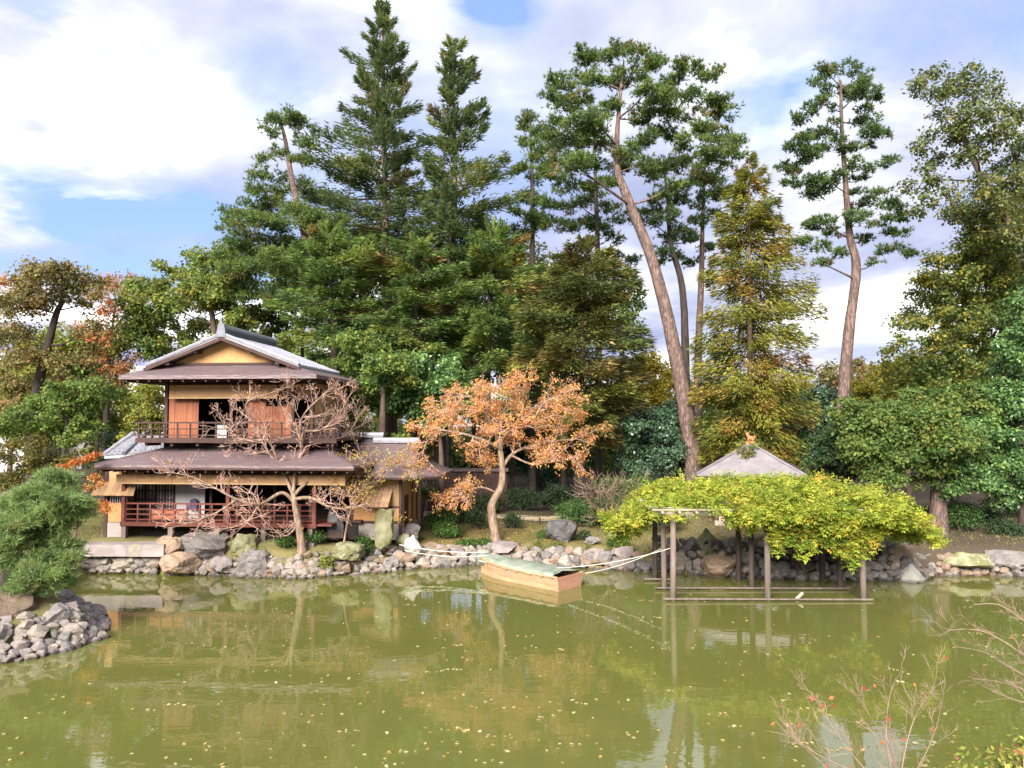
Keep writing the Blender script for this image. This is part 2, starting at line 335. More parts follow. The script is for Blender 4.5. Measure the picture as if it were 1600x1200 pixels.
def water_material():
    m = bpy.data.materials.new('pond_water'); m.use_nodes = True; MATS['pond_water'] = m
    nt = m.node_tree; N = nt.nodes; L = nt.links; b = N['Principled BSDF']
    b.inputs['Roughness'].default_value = 0.0; b.inputs['IOR'].default_value = 1.75; b.inputs['Specular IOR Level'].default_value = 0.5
    tc = N.new('ShaderNodeTexCoord')
    n = N.new('ShaderNodeTexNoise'); n.inputs['Scale'].default_value = 0.12; n.inputs['Detail'].default_value = 3
    L.new(tc.outputs['Object'], n.inputs['Vector'])
    r = N.new('ShaderNodeValToRGB'); L.new(n.outputs['Fac'], r.inputs[0]); e = r.color_ramp.elements
    e[0].position = 0.35; e[0].color = (0.112, 0.119, 0.029, 1); e[1].position = 0.7; e[1].color = (0.126, 0.130, 0.037, 1)
    L.new(r.outputs[0], b.inputs['Base Color'])
    def wave(scale, stretch, detail):
        mp = N.new('ShaderNodeMapping'); mp.inputs['Scale'].default_value = stretch; L.new(tc.outputs['Object'], mp.inputs[0])
        w = N.new('ShaderNodeTexNoise'); w.inputs['Scale'].default_value = scale; w.inputs['Detail'].default_value = detail; L.new(mp.outputs[0], w.inputs['Vector'])
        return w.outputs['Fac']
    w1 = wave(1.1, (0.6, 1.0, 1), 2); w2 = wave(5.0, (0.5, 1, 1), 2)
    mm = N.new('ShaderNodeMath'); mm.operation = 'MULTIPLY_ADD'; L.new(w2, mm.inputs[0]); mm.inputs[1].default_value = 0.30; w1b = N.new('ShaderNodeMath'); w1b.operation = 'MULTIPLY'; L.new(w1, w1b.inputs[0]); w1b.inputs[1].default_value = 0.55; L.new(w1b.outputs[0], mm.inputs[2])
    bp = N.new('ShaderNodeBump'); bp.inputs['Strength'].default_value = 0.20; bp.inputs['Distance'].default_value = 0.03
    L.new(mm.outputs[0], bp.inputs['Height']); L.new(bp.outputs[0], b.inputs['Normal'])
water_material()
# ------------------------------------------------------------------ terrain, pond
far_px = [(130, 896), (190, 896), (250, 897), (330, 899), (400, 902), (470, 904), (530, 899), (600, 894), (650, 888), (720, 884), (790, 882),
          (850, 884), (930, 889), (1010, 893), (1080, 897), (1150, 902), (1250, 906), (1350, 908), (1440, 907), (1452, 899), (1520, 899), (1600, 901), (1700, 905)]
SHORE = [tuple(on_z(a, b, 0)[:2]) for a, b in far_px]
LEFT = [tuple(on_z(a, b, 0)[:2]) for a, b in ((0, 1035), (75, 1022), (150, 1000), (158, 972), (120, 950), (85, 938), (105, 915))]
POND = SHORE + [(26, 25), (27, 9), (15, 8.3), (5, 7.6), (-5, 7.4), (-15, 8.5), (-24, 10.5), (-22, 14.2), (-15, 15.8)] + LEFT
def pond_sdf(X, Y):
    """distance to the pond's edge: positive on land"""
    P = np.array(POND); Q = np.roll(P, -1, 0); d = np.full(X.shape, 1e9); inside = np.zeros(X.shape, bool)
    for (ax, ay), (bx, by) in zip(P, Q):
        ex, ey = bx - ax, by - ay; wx, wy = X - ax, Y - ay
        t = np.clip((wx * ex + wy * ey) / (ex * ex + ey * ey), 0, 1)
        d = np.minimum(d, np.hypot(wx - ex * t, wy - ey * t))
        c = ((ay <= Y) & (by > Y)) | ((by <= Y) & (ay > Y))
        with np.errstate(divide='ignore', invalid='ignore'):
            inside ^= c & (X < ax + (Y - ay) * ex / (ey if ey != 0 else 1e-9))
    return np.where(inside, -d, d)
def sstep(a, b, x):
    t = np.clip((x - a) / (b - a), 0, 1); return t * t * (3 - 2 * t)
def ground_h(X, Y):
    X = np.asarray(X, float); Y = np.asarray(Y, float); s = pond_sdf(X, Y)
    base = 0.62 + 0.34 * sstep(29, 36, Y) + 0.42 * sstep(-4.5, -8.0, X) * sstep(20, 24, Y) + 0.15 * sstep(36, 60, Y)
    base = base + 0.30 * sstep(6.5, 9.0, X) * sstep(25, 29, Y)
    near = sstep(12, 8, Y); base = base * (1 - near) + near * (0.4 + 3.2 * sstep(7.2, 2.2, Y))
    left = sstep(-8, -10, X) * sstep(24, 21, Y) * (1 - near); base = base * (1 - left) + left * 0.95
    rise = np.where(X < -13.4, 0.45, 1.25)
    k = sstep(-0.25, 1.0, s / rise); bump = 0.05 * np.sin(X * 1.7 + Y * 0.6) * np.sin(Y * 1.3 - X * 0.4)
    return np.where(s < -0.25, -0.7, -0.15 + (base + bump + 0.15) * k)
def gz(x, y): return float(ground_h(np.array([x]), np.array([y]))[0])
def make_ground():
    xs = np.concatenate([[-500, -250, -120, -70, -45], np.arange(-30, 30.1, 0.4), [45, 70, 120, 250, 500]])
    ys = np.concatenate([[-200, -60, -20], np.arange(-4, 50, 0.4), [55, 62, 75, 100, 160, 300, 700]])
    X, Y = np.meshgrid(xs, ys); Z = ground_h(X, Y); nx, ny = len(xs), len(ys)
    V = np.stack([X, Y, Z], -1).reshape(-1, 3)
    i = np.arange(nx * ny).reshape(ny, nx)
    Fq = np.stack([i[:-1, :-1], i[:-1, 1:], i[1:, 1:], i[1:, :-1]], -1).reshape(-1, 4)
    me = bpy.data.meshes.new('ground'); me.from_pydata(V.tolist(), [], Fq.tolist()); me.update()
    me.polygons.foreach_set('use_smooth', [True] * len(me.polygons))
    return tag(link('ground', me, 'ground'), kind='structure')
make_ground()
wm = MB(); wm.add([(-30, 5, 0), (30, 5, 0), (30, 34, 0), (-30, 34, 0)], [(0, 1, 2, 3)])
tag(wm.build('pond_water', 'pond_water'), kind='structure')

# gravel path behind the lawn: a strip laid on the ground
def make_path():
    ctr = [(-9, 38.5), (-4, 36.6), (0, 35.4), (3, 35.0), (6, 35.4), (8.2, 35.0)]
    pts = smooth_line([(a, b, 0) for a, b in ctr], 8); m = MB(); vs_, fs = [], []
    for i, p in enumerate(pts):
        d = (pts[min(i + 1, len(pts) - 1)] - pts[max(i - 1, 0)]).normalized(); n = Vector((-d.y, d.x, 0))
        for k in (-0.8, -0.4, 0, 0.4, 0.8):
            q = p + n * k; vs_.append((q.x, q.y, gz(q.x, q.y) + 0.03))
    for i in range(len(pts) - 1):
        for k in range(4): fs.append((i * 5 + k, i * 5 + k + 1, i * 5 + k + 6, i * 5 + k + 5))
    m.add(vs_, fs); tag(m.build('garden_path', 'path_gravel', smooth=True), kind='structure')
make_path()
# ------------------------------------------------------------------ the two-storey tea house
HTH = R(5); HA = (-10.73, 28.0)
def hl(px, py, yl):
    """house-local (x, z) of a point on the vertical plane y = yl"""
    d = ray(px, py); s, c = math.sin(HTH), math.cos(HTH)
    t = (yl + HA[0] * s + HA[1] * c) / (d[0] * s + d[1] * c); x, y = d[0] * t - HA[0], d[1] * t - HA[1]
    return x * c - y * s, EYE + d[2] * t
house = empty('tea_house', (HA[0], HA[1], 0), 'two-storey wooden tea house with purple-brown hipped roofs and balcony by the pond', 'house', rz=-HTH)

def tile_rows(parent, p0, p1, q0, q1, n, w=0.09, mat='roof_tile'):
    """n rounded tile rows from the upper edge p0-p1 down to the lower edge q0-q1, sharing no plane with the deck"""
    p0, p1, q0, q1 = map(Vector, (p0, p1, q0, q1)); nn = (p1 - p0).cross(q0 - p0).normalized()
    if nn.z < 0: nn = -nn
    for i in range(n):
        t = (i + 0.5) / n; a = p0.lerp(p1, t) + nn * 0.012; b = q0.lerp(q1, t) + nn * 0.012
        m = MB(); side = (p1 - p0).normalized() * w; k = 6
        # stepped courses: every course a little proud at its lower end
        for j in range(k):
            u, v = a.lerp(b, j / k), a.lerp(b, (j + 1) / k); lift = nn * 0.022
            m.add([u - side, u + nn * 0.055, u + side, v - side + lift, v + nn * 0.055 + lift, v + side + lift], [(0, 1, 4, 3), (1, 2, 5, 4), (3, 4, 5), (0, 3, 5, 2), (2, 1, 0)])
        m.build('tile_row', mat, parent)

def ridge_cap(parent, a, b, h, w, mat='ridge_tile', cap='roof_tile', ends=True):
    a = Vector(a); b = Vector(b)
    r = MB(); r.bar(a + Vector((0, 0, h / 2)), b + Vector((0, 0, h / 2)), w, h); o = r.build('ridge', mat, parent)
    d = (b - a).normalized()
    for k in (0.32, 0.66):
        l = MB(); l.bar(a + Vector((0, 0, h * k)), b + Vector((0, 0, h * k)), w + 0.07, 0.035); l.build('ridge_course', mat, o)
    c = MB(); c.tube([a + Vector((0, 0, h + 0.03)), b + Vector((0, 0, h + 0.03))], w * 0.55, 8); c.build('cap_tile', cap, o, smooth=False)
    if ends:
        for p, s in ((a, -1), (b, 1)):
            e = MB(); q = p + d * (0.05 * s)
            sd = d.cross(Vector((0, 0, 1)))
            prof = [(-0.24, -0.10), (0.24, -0.10), (0.20, 0.10), (0.15, h + 0.10), (0.05, h + 0.2), (0.035, h + 0.36), (-0.035, h + 0.36), (-0.05, h + 0.2), (-0.15, h + 0.10), (-0.20, 0.10)]
            f = [q + sd * (x * w / 0.22 * 0.8) + Vector((0, 0, z)) for x, z in prof]
            e.slab(f, 0.12, d * s); e.build('ridge_end_tile', mat, o)

def build_upper_roof():
    XL, XR, YF, YB, ZE = -3.5, 3.85, -0.5, 5.4, 7.0; XM, YG, YGB, ZR = 0.1, 0.2, 4.7, 8.5; xl, xr, zk = -2.78, 3.03, 7.29
    rf = MB(); t = 0.09
    rf.slab([(XL, YF, ZE), (XR, YF, ZE), (xr, YG - 0.03, zk), (2.7, 0.5, 7.46), (-2.5, 0.5, 7.46), (xl, YG - 0.03, zk)], t)
    roof = rf.build('upper_roof', 'roof_bark', house)
    for pts in ([(XR, YF, ZE), (XR, YB, ZE), (xr, YGB - 0.05, zk), (xr, YG - 0.03, zk)], [(XL, YB, ZE), (XL, YF, ZE), (xl, YG - 0.03, zk), (xl, YGB - 0.05, zk)],
                [(XR, YB, ZE), (XL, YB, ZE), (xl, YGB - 0.05, zk), (xr, YGB - 0.05, zk)]):
        m = MB(); m.slab(pts, t); m.build('roof_slope', 'roof_bark', roof)
    for x0, zz in ((xr, zk), (xl, zk)):
        m = MB(); m.slab([(XM, YG - 0.22, ZR), (XM, YGB + 0.1, ZR), (x0, YGB + 0.1, zz + 0.06), (x0, YG - 0.22, zz + 0.06)], 0.1); m.build('tile_bed', 'roof_tile', roof)
        tile_rows(roof, (XM, YG - 0.2, ZR), (XM, YGB + 0.08, ZR), (x0, YG - 0.2, zz + 0.06), (x0, YGB + 0.08, zz + 0.06), 20)
        # verge board and the pale verge tiles along the gable edge
        m = MB(); m.bar((XM, YG - 0.24, ZR - 0.14), (x0 + (0.05 if x0 > 0 else -0.05), YG - 0.24, zz - 0.06), 0.06, 0.12); m.build('bargeboard', 'wood_dark', roof)
        m = MB(); m.tube([(XM, YG - 0.2, ZR + 0.05), (x0, YG - 0.2, zz + 0.11)], 0.07, 6); m.build('verge_tile', 'roof_tile', roof)
        for k in (0.36, 0.72):
            m = MB(); xx = XM + (x0 - XM) * k; zq = ZR + (zz - ZR) * k - 0.17; m.box(xx - 0.08, xx + 0.08, YG - 0.2, 0.46, zq - 0.05, zq + 0.05); m.build('purlin_end', 'wood_dark', roof)
    m = MB(); m.slab([(-2.0, 0.47, 7.48), (2.2, 0.47, 7.48), (XM, 0.47, 8.38)], 0.06, (0, 1, 0)); m.build('gable_panel', 'plaster_gable', roof)
    m = MB(); m.box(-2.3, 2.5, 0.38, 0.5, 7.43, 7.51); m.build('gable_beam', 'wood_dark', roof)
    ridge_cap(roof, (XM, YG - 0.1, ZR + 0.02), (XM, YGB, ZR + 0.02), 0.24, 0.22)
    for a, b in (((XL, YF, ZE - 0.11), (XR, YF, ZE - 0.11)), ((XR, YF, ZE - 0.11), (XR, YB, ZE - 0.11)), ((XL, YF, ZE - 0.11), (XL, YB, ZE - 0.11))):
        m = MB(); m.bar(a, b, 0.05, 0.06); m.build('eave_board', 'roof_bark', roof)
    # soffit and rafters
    m = MB(); m.slab([(XL + 0.1, YF + 0.1, ZE - 0.13), (XR - 0.1, YF + 0.1, ZE - 0.13), (XR - 0.1, YB - 0.1, ZE - 0.13), (XL + 0.1, YB - 0.1, ZE - 0.13)], 0.03); m.build('soffit', 'wood_dark', roof)
    for i in range(17):
        x = XL + 0.25 + i * (XR - XL - 0.5) / 16
        m = MB(); m.box(x - 0.03, x + 0.03, YF + 0.06, 0.86, ZE - 0.235, ZE - 0.165); m.build('rafter', 'plaster_tan' if False else 'wood_dark', roof)
    for i in range(12):
        y = 0.95 + i * 0.36
        for x0, x1 in ((XL + 0.06, -2.5), (3.3, XR - 0.06)):
            m = MB(); m.box(x0, x1, y - 0.03, y + 0.03, ZE - 0.235, ZE - 0.165); m.build('rafter', 'wood_dark', roof)
build_upper_roof()

def build_upper_storey():
    W = MB(); X0, X1, Y0, Y1, Z0, Z1 = -2.5, 3.28, 0.9, 5.0, 4.3, 6.76
    w = MB(); w.box(X0, X1, Y1 - 0.1, Y1, Z0, Z1); w.build('rear_wall', 'plaster_tan', house)
    w = MB(); w.box(X0, X0 + 0.1, Y0 + 0.1, Y1 - 0.1, Z0, Z1); w.build('side_wall', 'plaster_tan', house)
    w = MB(); w.box(X1 - 0.1, X1, Y0 + 0.9, Y1 - 0.1, Z0, Z1); sw = w.build('side_wall', 'plaster_tan', house)
    w = MB(); w.box(X1 - 0.1, X1, Y0 + 0.1, Y0 + 0.9, Z0, 6.2); w.build('wall_panel', 'plaster_tan', sw)
    w = MB(); w.box(X1 - 0.1, X1, Y0 + 0.1, Y0 + 0.9, 6.58, Z1); w.build('wall_panel', 'plaster_tan', sw)
    for i in range(5):
        y = Y0 + 0.16 + i * 0.17; b = MB(); b.box(X1 - 0.06, X1 - 0.02, y, y + 0.035, 6.2, 6.58); b.build('window_bar', 'wood_dark', sw)
    w = MB(); w.box(X1 - 0.3, X1 - 0.25, Y0 + 0.1, Y0 + 0.9, 6.2, 6.58); w.build('window_paper', 'paper_white', sw)
    w = MB(); w.box(X0 + 0.1, X1 - 0.1, 2.6, 2.66, Z0, Z1); w.build('inner_wall', 'room_shade', house)  # darkness of the upper room painted as a near-black wall
    w = MB(); w.box(X0, X1, Y0 + 0.1, Y1, 4.42, 4.5); w.build('upper_floor', 'wood_dark', house)
    # head band over the openings
    hb = MB(); hb.box(X0 + 0.1, X1 - 0.1, Y0 + 0.02, Y0 + 0.1, 6.45, Z1); hb = hb.build('transom', 'wood_dark', house)
    for xa, xb in ((-2.36, -1.75), (-1.7, 0.02), (0.24, 1.4)):
        w = MB(); w.box(xa, xb, Y0 - 0.012, Y0 + 0.02, 6.5, 6.74); w.build('transom_board', 'wood_board' if xa > -2 else 'wood_dark', hb)
    for xa, xb in ((1.95, 2.42), (2.56, 3.15)):
        w = MB(); w.box(xa, xb, Y0 - 0.012, Y0 + 0.02, 6.36, 6.74); w.build('plaster_panel', 'plaster_tan', hb)
    for x in (X0 + 0.06, 0.12, 2.49, X1 - 0.06):
        w = MB(); w.box(x - 0.06, x + 0.06, Y0 - 0.06, Y0 + 0.06, Z0, Z1); w.build('post', 'wood_dark', house)
    # sliding boards left of the opening: upright planks
    for i in range(5):
        x = -2.36 + i * 0.235; w = MB(); w.box(x, x + 0.226, Y0 + 0.02 + 0.006 * (i % 2), Y0 + 0.06, 4.62, 6.45); w.build('plank', 'wood_board', house)
    for i in range(4):
        x = 1.45 + i * 0.24; w = MB(); w.box(x, x + 0.232, Y0 + 0.025 + 0.006 * (i % 2), Y0 + 0.06, 4.62, 5.9); w.build('plank', 'wood_board', house)
    w = MB(); w.box(-0.9, -0.45, 1.7, 1.74, 4.62, 5.2); w.build('paper_screen', 'paper_white', house)
    for i in range(3):
        x = 0.75 + i * 0.23; w = MB(); w.box(x, x + 0.222, Y0 + 0.025 + 0.006 * (i % 2), Y0 + 0.06, 4.62, 6.2); w.build('plank', 'wood_board', house)
    # reed blind
    xa, z1 = hl(265, 602, 0.62); xb, z0 = hl(433, 621, 0.62)
    bl = MB(); bl.box(xa, xb, 0.6, 0.625, z0, z1); bl = bl.build('reed_blind', 'reed_blind', house)
    for k in range(9):
        x = xa + (xb - xa) * (k + 0.5) / 9; s = MB(); s.box(x - 0.006, x + 0.006, 0.594, 0.6, z0, z1); s.build('blind_stitch', 'plaster_tan', bl)
    s = MB(); s.box(xa - 0.01, xb + 0.01, 0.585, 0.64, z0 - 0.035, z0); s.build('blind_rod', 'bamboo_tan', bl)
    # balcony
    bx0, bx1, by = -2.97, 4.45, -0.1
    f = MB(); f.slab([(bx0, by, 4.72), (bx1, by, 4.72), (bx1, 0.9, 4.72), (bx0, 0.9, 4.72)], 0.1); bal = f.build('balcony', 'wood_dark', house)
    for xs in ((bx0, X0), (X1, bx1)):
        f = MB(); f.slab([(xs[0], 0.9, 4.72), (xs[1], 0.9, 4.72), (xs[1], 4.6, 4.72), (xs[0], 4.6, 4.72)], 0.1); f.build('balcony_side', 'wood_dark', bal)
    f = MB(); f.box(bx0 - 0.05, bx1 + 0.05, by - 0.06, by, 4.56, 4.74); f.build('edge_beam', 'wood_dark', bal)
    for z, h in ((5.29, 0.055), (5.06, 0.04), (4.83, 0.04)):
        for a, b in (((bx0 - 0.12, by), (bx1 + 0.12, by)), ((bx0, by + 0.03), (bx0, 4.6)), ((bx1, by + 0.03), (bx1, 4.6))):
            m = MB(); m.bar((a[0], a[1], z), (b[0], b[1], z), 0.05, h); m.build('rail', 'wood_dark', bal)
    n = 15
    for i in range(n + 1):
        x = bx0 + 0.04 + (bx1 - bx0 - 0.08) * i / n; m = MB(); m.box(x - 0.025, x + 0.025, by - 0.02, by + 0.035, 4.72, 5.27); m.build('railing_post', 'wood_dark', bal)
    for i in range(1, 10):
        for x in (bx0, bx1):
            m = MB(); m.box(x - 0.025, x + 0.025, by + i * 0.5 - 0.025, by + i * 0.5 + 0.025, 4.72, 5.27); m.build('railing_post', 'wood_dark', bal)
    for i in range(8):
        x = bx0 + 0.3 + i * (bx1 - bx0 - 0.6) / 7; m = MB(); m.box(x - 0.05, x + 0.05, by + 0.05, 0.88, 4.44, 4.6); m.build('bracket', 'wood_dark', bal)
build_upper_storey()

def build_lower_roof():
    XL, XR, YF, YB, ZE = -3.95, 5.42, -1.1, 5.2, 3.8; k = 0.318; t = 0.1
    def up(x, y, d): return (x, y, ZE + k * d)
    front = [(XL, YF, ZE), (XR, YF, ZE), up(XR - 2.0, YF + 2.0, 2.0), up(XL + 2.0, YF + 2.0, 2.0)]
    m = MB(); m.slab(front, t); roof = m.build('lower_roof', 'roof_bark', house)
    for pts in ([(XR, YF, ZE), (XR, YB, ZE), up(XR - 2.0, YB, 2.0), up(XR - 2.0, YF + 2.0, 2.0)], [(XL, YB, ZE), (XL, YF, ZE), up(XL + 2.0, YF + 2.0, 2.0), up(XL + 2.0, YB, 2.0)]):
        m = MB(); m.slab(pts, t); m.build('roof_slope', 'roof_bark', roof)
    for a, b in (((XL, YF, ZE - 0.12), (XR, YF, ZE - 0.12)), ((XR, YF, ZE - 0.12), (XR, YB, ZE - 0.12)), ((XL, YF, ZE - 0.12), (XL, YB, ZE - 0.12))):
        m = MB(); m.bar(a, b, 0.05, 0.07); m.build('eave_board', 'wood_dark', roof)
    for a, b in ((front[0], front[3]), (front[1], front[2])):
        m = MB(); m.bar(Vector(a) + Vector((0, 0, 0.02)), Vector(b) + Vector((0, 0, 0.02)), 0.09, 0.05); m.build('hip_strip', 'roof_bark', roof)
    m = MB(); m.slab([(XL + 0.1, YF + 0.1, ZE - 0.15), (XR - 0.1, YF + 0.1, ZE - 0.15), (XR - 0.1, 1.25, ZE - 0.15), (XL + 0.1, 1.25, ZE - 0.15)], 0.03); m.build('soffit', 'wood_dark', roof)
    for i in range(22):
        x = XL + 0.25 + i * (XR - XL - 0.5) / 21; m = MB(); m.box(x - 0.03, x + 0.03, YF + 0.07, 1.1, ZE - 0.255, ZE - 0.185); m.build('rafter', 'wood_dark', roof)
build_lower_roof()

def build_lower_storey():
    # deck
    m = MB(); m.slab([(-3.56, 0.0, 1.66), (4.3, 0.0, 1.66), (4.3, 1.3, 1.66), (-3.56, 1.3, 1.66)], 0.07); deck = m.build('veranda_deck', 'wood_red', house)
    m = MB(); m.box(-3.6, 3.75, -0.05, 0.0, 1.53, 1.68); m.build('edge_beam', 'wood_red', deck)
    for px in (194, 267, 340, 412, 485):
        x = hl(px, 830, 0.06)[0]; m = MB(); m.box(x - 0.085, x + 0.085, 0.0, 0.17, 0.95, 1.53); m.build('deck_post', 'post_grey', deck)
        m = MB(); m.box(x - 0.2, x + 0.2, -0.12, 0.29, 0.85, 1.0); m.build('footing_stone', 'stone_grey', deck)
    # railing
    m = MB(); m.bar((-3.6, 0.06, 2.34), (3.72, 0.06, 2.34), 0.06, 0.055); rl = m.build('veranda_railing', 'wood_red', house)
    for z in (2.13, 1.95, 1.76):
        m = MB(); m.bar((-3.5, 0.06, z), (3.62, 0.06, z), 0.04, 0.045); m.build('rail', 'wood_red', rl)
    for i in range(16):
        x = -3.45 + i * 0.47; m = MB(); m.box(x - 0.03, x + 0.03, 0.03, 0.09, 1.66, 2.31); m.build('railing_post', 'wood_red', rl)
    for i in (2, 3, 4):
        x = -3.45 + i * 0.47 + 0.03; m = MB(); m.box(x, x + 0.41, 0.075, 0.085, 1.78, 2.11); m.build('railing_panel', 'wood_board', rl)
    for x in (-3.52, 0.45, 3.66):
        m = MB(); m.box(x - 0.065, x + 0.065, -0.02, 0.11, 1.5 if x != 0.45 else 1.66, 3.62); m.build('veranda_post', 'wood_red', house)
    # eave beam and blind
    m = MB(); m.box(-3.6, 4.9, 0.0, 0.12, 3.48, 3.62); m.build('eave_beam', 'wood_dark', house)
    xa, z1 = hl(182, 741, -0.27); xb, z0 = hl(540, 757, -0.27)
    for i in range(4):
        a = xa + (xb - xa) * i / 4; b = xa + (xb - xa) * (i + 1) / 4 - 0.015
        m = MB(); m.box(a, b, -0.28 - 0.004 * (i % 2), -0.255, z0 + 0.01 * (i % 2), z1); bl = m.build('reed_blind', 'reed_blind', house)
        for k in range(4):
            x = a + (b - a) * (k + 0.5) / 4; s = MB(); s.box(x - 0.006, x + 0.006, -0.29, -0.284, z0 + 0.02, z1); s.build('blind_stitch', 'plaster_tan', bl)
        s = MB(); s.box(a, b, -0.3, -0.245, z0 - 0.03, z0 + 0.012); s.build('blind_rod', 'bamboo_tan', bl)
    # room behind the deck
    m = MB(); m.box(-3.5, 5.0, 3.4, 3.45, 1.6, 3.65); m.build('inner_wall', 'room_shade', house)  # unlit depth of the room painted into the wall colour
    m = MB(); m.box(-3.5, 5.0, 1.3, 5.0, 1.55, 1.64); m.build('room_floor', 'wood_dark', house)
    m = MB(); m.box(-3.5, 5.0, 0.9, 1.0, 1.0, 1.55); m.build('underdeck_shade', 'room_shade', house)  # near-black sheet painted as the shade under the deck
    m = MB(); m.box(-3.5, 5.0, 4.9, 5.0, 1.0, 3.8); m.build('rear_wall', 'plaster_tan', house)
    m = MB(); m.box(-3.5, 4.6, 1.25, 1.35, 3.05, 3.65); m.build('lintel_wall', 'wood_dark', house)
    # lattice screens, white paper panel, dark opening
    def lattice(px0, px1, n):
        x0 = hl(px0, 780, 1.3)[0]; x1 = hl(px1, 780, 1.3)[0]
        p = MB(); p.box(x0, x1, 1.31, 1.33, 1.66, 3.05); p = p.build('lattice_screen', 'paper_white', house)
        for i in range(n + 1):
            x = x0 + (x1 - x0) * i / n; w = 0.045 if i % 3 == 0 else 0.02
            b = MB(); b.box(x - w, x + w, 1.27, 1.305, 1.66, 3.05); b.build('lattice_bar', 'wood_dark', p)
        for z in (1.7, 2.1, 2.35, 2.7, 3.0):
            b = MB(); b.box(x0, x1, 1.265, 1.3, z - 0.025, z + 0.025); b.build('lattice_rail', 'wood_dark', p)
    lattice(212, 243, 6); lattice(244, 272, 6)
    x0 = hl(273, 780, 1.3)[0]; x1 = hl(320, 780, 1.3)[0]
    m = MB(); m.box(x0, x1, 1.3, 1.33, 1.66, 3.05); pn = m.build('paper_panel', 'paper_white', house)
    m = MB(); m.box(x0 - 0.04, x0, 1.27, 1.34, 1.66, 3.05); m.build('panel_stile', 'wood_dark', pn)
    # indigo cushion-like hanging in front of the white panel
    x2, z2 = hl(301, 786, 1.1); m = MB()
    m.slab([(x2 - 0.16, 1.1, z2 - 0.25), (x2 + 0.17, 1.1, z2 - 0.25), (x2 + 0.15, 1.1, z2 + 0.1), (x2 + 0.03, 1.1, z2 + 0.17), (x2 - 0.1, 1.1, z2 + 0.12)], 0.1, (0, 1, 0)); m.build('indigo_cloth', 'cloth_indigo', pn)
    for px in (330, 372, 430, 486):
        x = hl(px, 780, 1.3)[0]; m = MB(); m.box(x - 0.05, x + 0.05, 1.25, 1.35, 1.64, 3.05); m.build('post', 'wood_dark', house)
    # left bay: ochre wall, slatted window and a board awning
    m = MB(); m.box(-4.35, -3.6, 0.3, 0.42, 1.62, 2.32); bay = m.build('bay_wall', 'plaster_ochre', house)
    m = MB(); m.box(-4.35, -3.6, 0.3, 0.42, 2.62, 3.6); m.build('bay_wall_top', 'plaster_tan', bay)
    m = MB(); m.box(-4.4, -3.6, 0.28, 0.44, 0.95, 1.6); m.build('bay_base', 'plaster_pale', bay)
    m = MB(); m.box(-4.35, -3.6, 0.4, 0.43, 2.32, 2.62); m.build('window_recess', 'room_shade', bay)  # shade behind the bars painted as a near-black panel
    for i in range(9):
        x = -4.32 + i * 0.09; m = MB(); m.box(x - 0.012, x + 0.012, 0.34, 0.37, 2.32, 2.62); m.build('window_bar', 'paper_white', bay)
    m = MB(); m.box(-4.4, -4.3, 0.42, 5.0, 0.95, 3.7); m.build('bay_side_wall', 'plaster_tan', bay)
    m = MB(); m.box(-4.42, -4.3, 0.24, 0.36, 0.95, 3.66); m.build('corner_post', 'wood_dark', bay)
    za, zb = 3.12, 2.66
    for i in range(7):
        xa_ = -4.7 + i * 0.235; m = MB(); dz = 0.006 * (i % 2)
        m.slab([(xa_, -0.12, zb + dz), (xa_ + 0.228, -0.12, zb + dz), (xa_ + 0.228 - (0.12 if i == 6 else 0), 0.28, za + dz), (xa_, 0.28, za + dz)], 0.035); m.build('awning_board', 'plaster_tan', bay)
build_lower_storey()

